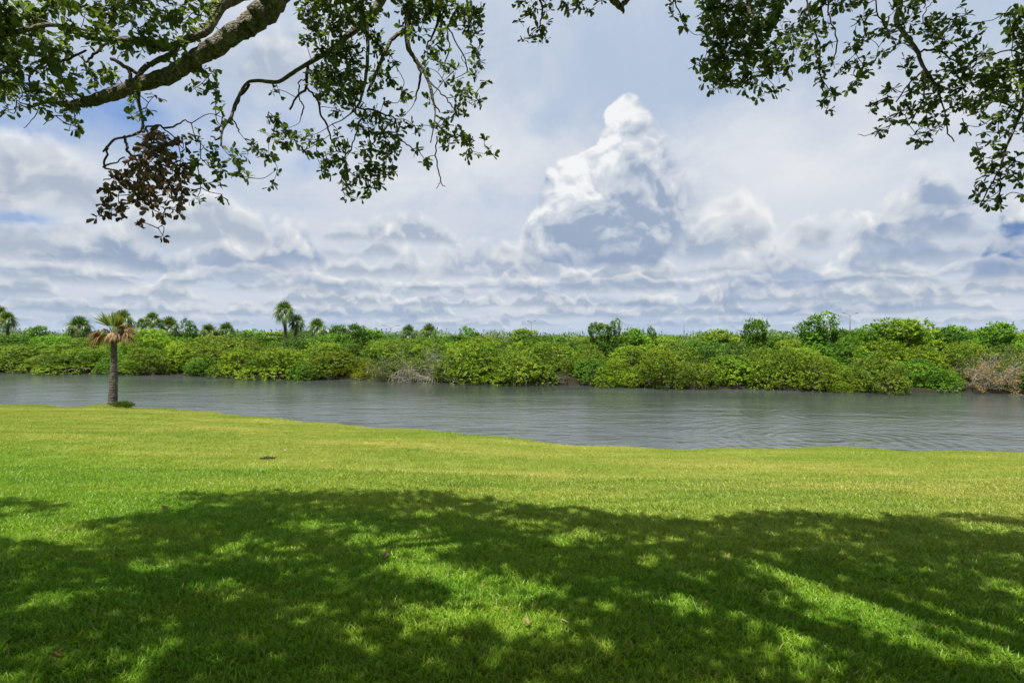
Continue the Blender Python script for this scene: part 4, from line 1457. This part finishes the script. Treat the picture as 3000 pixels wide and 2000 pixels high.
GREEN = """30,30,60 110,40,60 40,110,70 130,110,50 60,190,60 150,190,55 30,250,50 100,270,45 165,262,50 60,305,20 20,325,16 120,310,22 225,352,20 238,376,18 192,335,16 210,60,45 200,150,38 260,30,50
330,30,45 300,90,40 260,115,25 345,105,42 400,40,50 420,92,45 480,50,45 470,112,30 530,40,48 560,92,32 600,20,40 540,128,28 620,60,24 650,18,24 270,200,26 300,232,32 340,212,26 330,252,20
230,282,26 205,228,34 10,180,50 0,60,60 590,200,22 612,230,20 568,266,18 632,205,14 636,262,12 640,290,8 420,152,20 500,155,18 522,190,14 382,142,20 400,272,18 396,302,16 398,336,18 455,285,12 432,318,10
225,300,22 590,420,26 620,450,30 580,480,30 640,490,26 690,460,26 600,540,22 580,580,18 640,520,20 650,570,16 700,500,24 730,522,10 655,330,10 666,352,12 650,372,12 750,430,26 800,400,26 790,452,24
842,410,22 790,330,16 812,350,20 838,380,20 800,265,7 822,280,8 810,500,12 805,530,12 798,548,8 865,402,20 890,440,18 905,402,20 932,420,16 950,462,20 952,500,18 1000,440,26 990,402,12 975,470,20
1010,468,18 900,20,26 920,60,26 960,30,34 940,100,30 898,118,16 980,90,34 1010,50,34 960,160,34 1010,150,40 925,205,24 930,235,26 980,222,40 1030,200,40 1000,272,34 1050,262,32 960,282,24 1040,310,24
990,322,18 1060,20,36 1070,80,22 1100,50,26 1090,100,16 1120,140,30 1110,212,24 1150,180,18 1142,232,20 1180,262,16 1190,285,12 1100,270,16 1125,300,10 1060,350,20 1092,332,18 1040,372,14 1080,382,24
1120,352,22 1130,402,26 1162,392,18 1160,352,18 1080,430,24 1130,442,30 1090,482,26 1132,490,24 1070,522,24 1104,520,20 1020,502,18 1002,520,12 1030,542,18 1018,572,14 1048,580,9 1085,560,12 1110,545,10
1142,512,14 1152,440,16 1182,345,9 1215,370,12 1232,382,9 1200,20,34 1230,60,28 1260,20,34 1300,30,32 1340,20,38 1382,40,30 1300,90,20 1380,82,24 1402,60,14 1220,100,20 1190,80,16 1396,110,12
1400,152,18 1396,190,15 1390,222,14 1425,240,7 1280,140,20 1262,162,22 1290,182,20 1330,212,22 1300,240,9 1250,200,12 1260,300,13 1340,240,10 1352,280,20 1372,270,15 1402,300,14 1330,322,22 1310,352,18
1290,372,18 1362,340,10 1262,370,10 1330,402,20 1352,400,18 1372,422,20 1382,452,16 1310,432,10 1300,402,16 1220,440,12 1246,466,15 1255,485,9 1420,415,9 1430,440,8 1445,455,6 1530,8,20 1560,30,20 1602,30,18
1580,92,14 1556,116,13 1532,124,7 1602,86,13 1590,116,14 1520,66,6 1660,18,18 1700,12,14 1722,30,11 1760,6,10 1970,8,11 1992,60,11 2002,82,7 1970,45,8 2080,20,40 2150,20,46 2080,60,26 2070,102,16
2104,100,46 2160,90,50 2220,80,46 2280,30,36 2230,20,36 2112,160,46 2180,160,46 2062,180,20 2040,190,9 2250,150,40 2080,230,26 2132,228,30 2190,220,34 2260,202,34 2300,200,24 2300,100,30 2090,262,16
2130,250,14 2220,255,11 2270,262,17 2215,290,7 2180,264,8 2350,60,32 2400,20,28 2372,112,24 2412,80,18 2332,150,20 2382,160,22 2422,130,14 2352,190,14 2402,200,18 2432,190,11 2402,232,14 2422,262,15
2412,290,13 2420,322,9 2440,280,7 2450,20,22 2482,10,14 2520,10,14 2522,60,20 2532,110,16 2492,140,18 2520,132,14 2472,190,15 2460,212,11 2502,200,13 2532,200,22 2562,180,16 2512,230,14 2480,270,8
2490,250,9 2602,100,26 2582,80,13 2622,30,18 2660,20,13 2650,70,22 2702,80,24 2590,150,11 2642,130,18 2742,70,14 2722,110,18 2782,60,22 2802,90,28 2822,48,8 2762,122,22 2852,110,18 2872,68,5
2832,130,18 2792,150,18 2742,160,18 2652,200,18 2662,180,9 2692,240,24 2722,240,22 2662,270,14 2612,260,18 2592,288,16 2562,304,10 2546,318,6 2632,330,18 2602,352,14 2582,380,13 2566,384,9 2672,320,14
2652,350,14 2702,300,24 2742,280,28 2702,350,17 2724,342,14 2762,350,11 2720,382,18 2692,410,13 2702,425,8 2672,400,7 2750,372,11 2792,200,28 2842,200,34 2882,160,18 2902,210,34 2822,250,28 2872,260,34
2802,310,22 2862,310,28 2912,270,28 2832,370,14 2862,340,18 2902,350,22 2882,390,11 2942,330,22 2982,300,24 2950,60,20 2992,40,34 2932,45,8 2962,110,14 2982,120,24 2992,190,34 2952,210,24 2972,260,34
2992,360,24 2942,390,16 2902,420,13 2852,440,7 2872,460,15 2902,470,16 2942,440,18 2972,470,22 2862,490,7 2902,510,16 2952,510,22 2992,520,18 2872,530,7 2922,540,9 2862,566,13 2882,590,15 2920,570,11
2920,596,13 2992,570,8 3040,100,50 3040,260,50 3040,420,40 2060,-30,40 2300,-30,50 2500,-30,40 2700,-30,40 1000,-30,50 1250,-30,50 400,-30,60 150,-30,60 -50,60,60 -50,200,60"""
DEAD = """460,400,22 430,430,30 480,440,34 540,420,20 400,470,32 460,492,40 530,480,30 340,520,24 390,540,34 440,562,38 500,542,38 548,550,22 312,600,18 292,636,12 325,622,12 380,572,24 368,620,16 395,655,11
440,610,18 480,626,14 520,600,20 532,622,11 480,692,9 320,560,16 350,600,14 410,500,26 300,620,10 545,510,20 470,385,10"""


def depth_of(px, py):
    if px < 680:
        return 3.45 if py < 400 else 3.65
    if px < 1460:
        return 4.35
    if px < 2020:
        return 4.2
    return 4.15 if px < 2760 else 3.85


def leaves_for(spec, seed, dens, length):
    r = np.random.default_rng(seed)
    L_, A_, U_, S_ = [], [], [], []
    nod = np.concatenate(nodes)
    bl_ = []
    for tok in spec.split():
        a_, b_, c_ = map(float, tok.split(','))
        D = depth_of(a_, b_) + r.uniform(-.35, .35) * (1.3 if c_ > 30 else .6)
        bl_.append((wp(a_, b_, D), c_ / F * D))
    bl_.sort(key=lambda q: np.min(np.linalg.norm(nod - q[0], axis=1)))
    for c, rad in bl_:
        k = np.argmin(np.linalg.norm(nod - c, axis=1) + 0.25 * np.maximum(0, c[2] - nod[:, 2]))
        s0 = nod[k]
        dd = np.linalg.norm(c - s0)
        mid = (s0 + c) / 2 + r.normal(size=3) * .12 * dd + np.array([0, 0, -.05 * dd])
        S = spline([s0, mid, c], 4)
        if dd < 0.6:
            TW.add(S - OFF, np.linspace(.0034, .0018, len(S)), 4)
        nod = np.vstack([nod, c[None], mid[None]])
        nt_ = max(2, int(round((rad / .035) ** 1.35 * dens * (.62 if c[0] < -1.75 else 1.0))))
        for _ in range(nt_):
            d0 = r.normal(size=3)
            d0[2] -= .35
            d0 = nrm(d0)
            ln_ = rad * r.uniform(.75, 1.25)
            st = c + r.normal(size=3) * rad * .25
            bend = r.normal(size=3) * .3
            m_ = max(4, int(ln_ / (length * .22)))
            tt = np.linspace(.12, 1, m_)
            pts = st + d0 * (tt * ln_)[:, None] + bend * (tt ** 2 * ln_ * .35)[:, None]
            TW.add(np.vstack([st, pts[m_ // 2], pts[-1]]) - OFF, [.0018, .0014, .0009], 3)
            td = nrm(np.gradient(pts, axis=0))
            rv = nrm(np.cross(td, r.normal(size=(m_, 3))))
            sg = np.where(np.arange(m_) % 2 == 0, 1, -1)[:, None]
            ax = nrm(td * .55 + rv * sg * .8 + r.normal(size=(m_, 3)) * .25)
            L_.append(pts); A_.append(ax)
            U_.append(nrm(r.normal(size=(m_, 3)) * .55 + np.array([0, 0, 1.])))
            S_.append(length * r.uniform(.6, 1.25, m_))
    return np.concatenate(L_), np.concatenate(A_), np.concatenate(U_), np.concatenate(S_)


Lg, Ag, Ug, Sg = leaves_for(GREEN, 71, 4.3, 0.052)
Ld, Ad, Ud, Sd = leaves_for(DEAD, 72, 5.6, 0.052)
# the 300 leaves that show largest are single parts
front_y = Lg[:, 1]
vis = (np.abs(Lg[:, 0] / front_y) < .88) & ((Lg[:, 2] - EYE) / front_y < .57)
facing = np.abs(np.einsum('ij,ij->i', nrm(np.cross(np.cross(Ag, Ug), Ag)), nrm(Lg - np.array([0, 0, EYE]))))
score = np.where(vis, Sg / front_y * (0.35 + facing), 0)
top = np.argsort(-score)[:300]
rest = np.ones(len(Lg), bool)
rest[top] = False
tone_g = np.clip(np.random.default_rng(5).normal(.35, .22, len(Lg)), 0, .9)
sunny = (Lg[:, 0] < -2.0) & (np.random.default_rng(6).uniform(0, 1, len(Lg)) > .6)  # some left leaves get a lighter tone to look sunlit
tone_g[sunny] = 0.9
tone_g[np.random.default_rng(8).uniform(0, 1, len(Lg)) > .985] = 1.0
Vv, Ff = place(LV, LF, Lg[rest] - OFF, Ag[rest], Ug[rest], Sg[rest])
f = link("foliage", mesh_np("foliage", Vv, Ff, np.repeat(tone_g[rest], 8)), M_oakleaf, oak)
tag(f, kind='stuff')
leaf_me = [mesh_np("leaf", LV, LF, np.full(8, v)) for v in (.15, .35, .55, .8)]
for m_ in leaf_me:
    m_.materials.append(M_oakleaf)
for k in top:
    y_ = nrm(Ag[k]); x_ = nrm(np.cross(y_, Ug[k])); z_ = np.cross(x_, y_)
    o_ = link("leaf", leaf_me[int(np.clip(tone_g[k] * 4, 0, 3))], None, oak)
    M = np.eye(4)
    M[:3, 0], M[:3, 1], M[:3, 2] = x_ * Sg[k], y_ * Sg[k], z_ * Sg[k]
    M[:3, 3] = Lg[k] - OFF
    o_.matrix_basis = Matrix(M.tolist())
Vv, Ff = place(LV * np.array([1.1, 1, 2.2]), LF, Ld - OFF, Ad, nrm(Ud + np.random.default_rng(9).normal(size=Ud.shape) * .8), Sd)
f = link("dead_foliage", mesh_np("dead_foliage", Vv, Ff, np.repeat(np.clip(np.random.default_rng(10).normal(.35, .28, len(Ld)), 0, 1), 8)), M_deadleaf, oak)
tag(f, "hanging clump of dead brown leaves", kind='stuff')
tw = link("twigs", TW.mesh("twigs"), M_twig, oak)
tag(tw, kind='stuff')

# trunk and the unseen crown overhead, its leaves placed to shape the lawn's shade
T = Tubes()
T.add(spline([[0, 0, -.3], [.05, 0, .6], [.0, .1, 1.8], [.1, .3, 2.8]], 6), np.linspace(.52, .36, 19), 18, .08, 1)
link("trunk", T.mesh("trunk"), M_oakbark, oak)
for k, (end, r_end) in enumerate([(wp(980, -330, 3.7), .12), (wp(1330, -280, 4.6), .055), (wp(2560, -260, 4.5), .05), (wp(3120, -200, 3.9), .05),
                                   (wp(1700, -180, 4.2), .04), (wp(2330, -260, 4.2), .04), (np.array([-5.5, 2.6, 6.6]), .06), (np.array([2.0, -6.0, 6.8]), .06), (np.array([9.0, 1.5, 6.6]), .06)]):
    st = np.array([.1, .3, 2.7])
    en = np.array(end) - OFF
    if k == 5:
        st = np.array([-.6, 2.0, 4.0])
    S = spline(np.array([st, st * .62 + en * .38 + [0, -.2, .9], st * .25 + en * .75 + [-.1, .1, .7 if k < 6 else .2], en]), 6)
    T = Tubes()
    T.add(S, np.linspace(.16 if k != 5 else .07, r_end, len(S)), 10, .06, 30 + k)
    link("limb", T.mesh("limb"), M_oakbark, oak)

# gaps in the crown let these patches of sun through (photo px centre, half sizes, slant)
lit_px = [(790, 1630, 125, 34, .12), (893, 1545, 70, 11, 0), (1250, 1590, 130, 34, -.05), (1180, 1655, 70, 40, .3), (1330, 1700, 110, 34, .5), (1440, 1750, 110, 44, .35), (1540, 1840, 170, 42, .1),
          (2020, 1755, 75, 40, 0), (1600, 1732, 60, 16, .3), (2330, 1695, 150, 26, .35), (1550, 1535, 130, 14, .12), (1660, 1575, 90, 20, .1), (1080, 1590, 60, 24, 0), (2710, 1770, 50, 32, 0), (2830, 1838, 95, 32, 0),
          (2500, 1785, 120, 26, .1), (2640, 1860, 120, 24, .45), (2380, 1860, 80, 50, .3), (2450, 1960, 150, 26, .1), (2950, 1925, 90, 45, .2), (130, 1765, 60, 26, 0), (90, 1558, 150, 30, .05), (420, 1672, 150, 16, -.1),
          (540, 1750, 90, 16, .1), (820, 1860, 60, 18, 0), (330, 1955, 70, 26, 0), (60, 1990, 110, 12, 0), (1060, 1940, 80, 34, .3), (1290, 1850, 80, 26, .2), (2900, 1625, 120, 14, .25), (2440, 1570, 110, 8, 0), (2350, 1545, 60, 6, 0),
          (2940, 1560, 90, 12, .15), (2960, 1735, 80, 20, .3), (1990, 1580, 70, 10, 0), (200, 1600, 160, 8, 0), (330, 1500, 160, 20, -.1), (2250, 1930, 60, 20, .3), (1880, 1665, 40, 26, 0), (1230, 1515, 70, 6, 0), (60, 1500, 60, 10, 0)]
edge_px = np.array([[-400, 1500], [0, 1468], [120, 1476], [260, 1505], [420, 1500], [560, 1448], [900, 1442], [1280, 1446], [1400, 1465], [1560, 1488], [1800, 1508], [1980, 1528], [2060, 1524], [2180, 1506], [2300, 1502], [2420, 1512], [2640, 1530],
                    [2760, 1512], [2900, 1520], [3000, 1524], [3500, 1530]])
r = np.random.default_rng(81)
N = 45000
gx_, gy_ = r.uniform(-10, 11, N), r.uniform(-5.5, 7.5, N)
gz_ = lawn_z(gx_, gy_)
ppx = np.where(gy_ > .5, 1500 + gx_ / np.maximum(gy_, .5) * F, 1500)
ppy = np.where(gy_ > .5, HOR + (EYE - gz_) / np.maximum(gy_, .5) * F, 9999)
ok = ppy > np.interp(ppx, edge_px[:, 0], edge_px[:, 1])
for (cx_, cy_, rx_, ry_, sl_) in lit_px:
    dx_ = ppx - cx_
    dy_ = ppy - cy_ - dx_ * sl_
    ok &= ~(((dx_ / rx_) ** 2 + (dy_ / ry_) ** 2 < 1.9 * (1 + .40 * np.sin(gx_ * 9 + gy_ * 5) * np.sin(gy_ * 11))) & (r.uniform(0, 1, N) < .985))
# extra small random openings
for _ in range(50):
    a_, b_, c_ = r.uniform(-9, 9), r.uniform(0, 5.0), r.uniform(.10, .24)
    ok &= ~((gx_ - a_) ** 2 + (gy_ - b_) ** 2 < c_ ** 2)
gx_, gy_, gz_ = gx_[ok], gy_[ok], gz_[ok]
nC = len(gx_)
hh = r.uniform(4.6, 7.6, nC)
S3 = np.array(SUN)
cen = np.stack([gx_, gy_, gz_], 1) + S3[None] * (hh / S3[2])[:, None]
# keep every clump above the picture's field of view
okv = (cen[:, 1] < .3) | ((cen[:, 2] - EYE) / np.maximum(cen[:, 1], .01) > .72)
cen = cen[okv]
per = 5
loc = np.repeat(cen, per, 0) + r.normal(size=(len(cen) * per, 3)) * .07
Vv, Ff = place(SV * np.array([1.3, 1, 1]), SF, loc - OFF, nrm(r.normal(size=loc.shape) * np.array([1, 1, .5])), nrm(r.normal(size=loc.shape) * .5 + np.array([0, 0, 1])),
               r.uniform(.10, .155, len(loc)))
f = link("crown", mesh_np("crown", Vv, Ff, np.repeat(r.uniform(0, .8, len(loc)), 4)), M_oakleaf, oak)  # out of view, shaped for the shade and sun patches it throws
tag(f, kind='stuff')
tag(oak, "live oak overhead with lichen grey limb and hanging leafy branches", "tree")


# ------------------------------------------------------------------ litter on the lawn
def leaf_thing(px, py, size, color, label, turn=0.3, tilt=.35, lift=.035):
    p = ground_hit(px, py)
    m = plain("fallen_leaf_colour", color, .7, .2, .2, 30)
    me = mesh_np("fallen_leaf", LV * np.array([1.25, 1, 2.2]) * size, LF)
    o_ = link("fallen_leaf", me, m, None, (p[0], p[1], p[2] + lift))
    o_.rotation_euler = (tilt, .25, turn)
    tag(o_, label, "leaf")


def twig_thing(px, py, ln, rad, mat, label, turn=0.1, name="fallen_twig", lift=.04):
    p = ground_hit(px, py)
    T = Tubes()
    T.add(spline([[-ln / 2, 0, 0], [0, .01, .015], [ln * .2, 0, .02], [ln / 2, .015, .0]], 3), rad, 6)
    T.add(np.array([[0, .01, .014], [ln * .15, .05, .03]]), rad * .7, 5)
    o_ = link(name, T.mesh(name), mat, None, (p[0], p[1], p[2] + lift))
    o_.rotation_euler = (0, 0, turn)
    tag(o_, label, "twig")


leaf_thing(1549, 1850, .055, (.24, .15, .085), "tan dead leaf lying in the brightest sun patch of the foreground", .6, .5)
leaf_thing(1668, 1846, .06, (.26, .20, .14), "pale dead leaf lying right of the tan one in the bright sun patch", 1.3, .3)
leaf_thing(1121, 1649, .06, (.20, .12, .07), "brown dead leaf at the upper left rim of the large sun patch", -.5, .6)
leaf_thing(2133, 1653, .06, (.32, .19, .09), "orange brown dead leaf in a slanting sun patch at the right", .2, .3)
leaf_thing(836, 1326, .11, (.40, .28, .19), "pinkish dry leaf on the sunny lawn above the dark twig heap", 1.2, .2)
leaf_thing(475, 1505, .08, (.20, .10, .06), "dark brown leaf on the sunlit grass at the left just above the shade", .4, .5)
leaf_thing(2408, 1533, .09, (.05, .04, .03), "blackish curled leaf in the top of the right shade", .9, .9)
leaf_thing(2225, 1558, .07, (.06, .04, .03), "tiny dark leaf inside the right shade left of the blackish curled one", .9, .7)
leaf_thing(2846, 1673, .06, (.24, .14, .08), "reddish leaf in the shade at the far right", .5, .4)
twig_thing(1185, 1517, .11, .0035, M_root, "pale white twig lying in the shade above the large sun patch")
twig_thing(152, 1948, .09, .004, plain("reddish_bark", (.16, .06, .035), .8, .2, .3, 30), "short reddish twig in the deep shade of the bottom left corner", -.5)
p = ground_hit(784, 1346)
heap = empty("twig_heap", tuple(p))
heap.scale = (.68, .68, .68)
r = np.random.default_rng(91)
T = Tubes()
for k in range(26):
    q = np.array([r.uniform(-.18, .16), r.uniform(-.07, .07), r.uniform(.01, .05)])
    d_ = nrm(r.normal(size=3) * np.array([1, 1, .35]))
    T.add(np.array([q - d_ * .06, q, q + d_ * .07 + [0, 0, .01]]), r.uniform(.004, .012), 5)
link("twigs", T.mesh("twigs"), M_soil, heap)
nb = 60
loc = np.stack([r.uniform(-.2, .2, nb), r.uniform(-.08, .08, nb), r.uniform(.005, .05, nb)], 1)
Vv, Ff = place(SV, SF, loc, nrm(r.normal(size=(nb, 3))), nrm(r.normal(size=(nb, 3)) + np.array([0, 0, 1])), r.uniform(.03, .06, nb))
link("dead_leaves", mesh_np("dead_leaves", Vv, Ff, np.repeat(r.uniform(0, .3, nb), 4)), M_soil, heap)
tag(heap, "small dark heap of dead twigs on the sunny lawn left of centre", "twig heap")
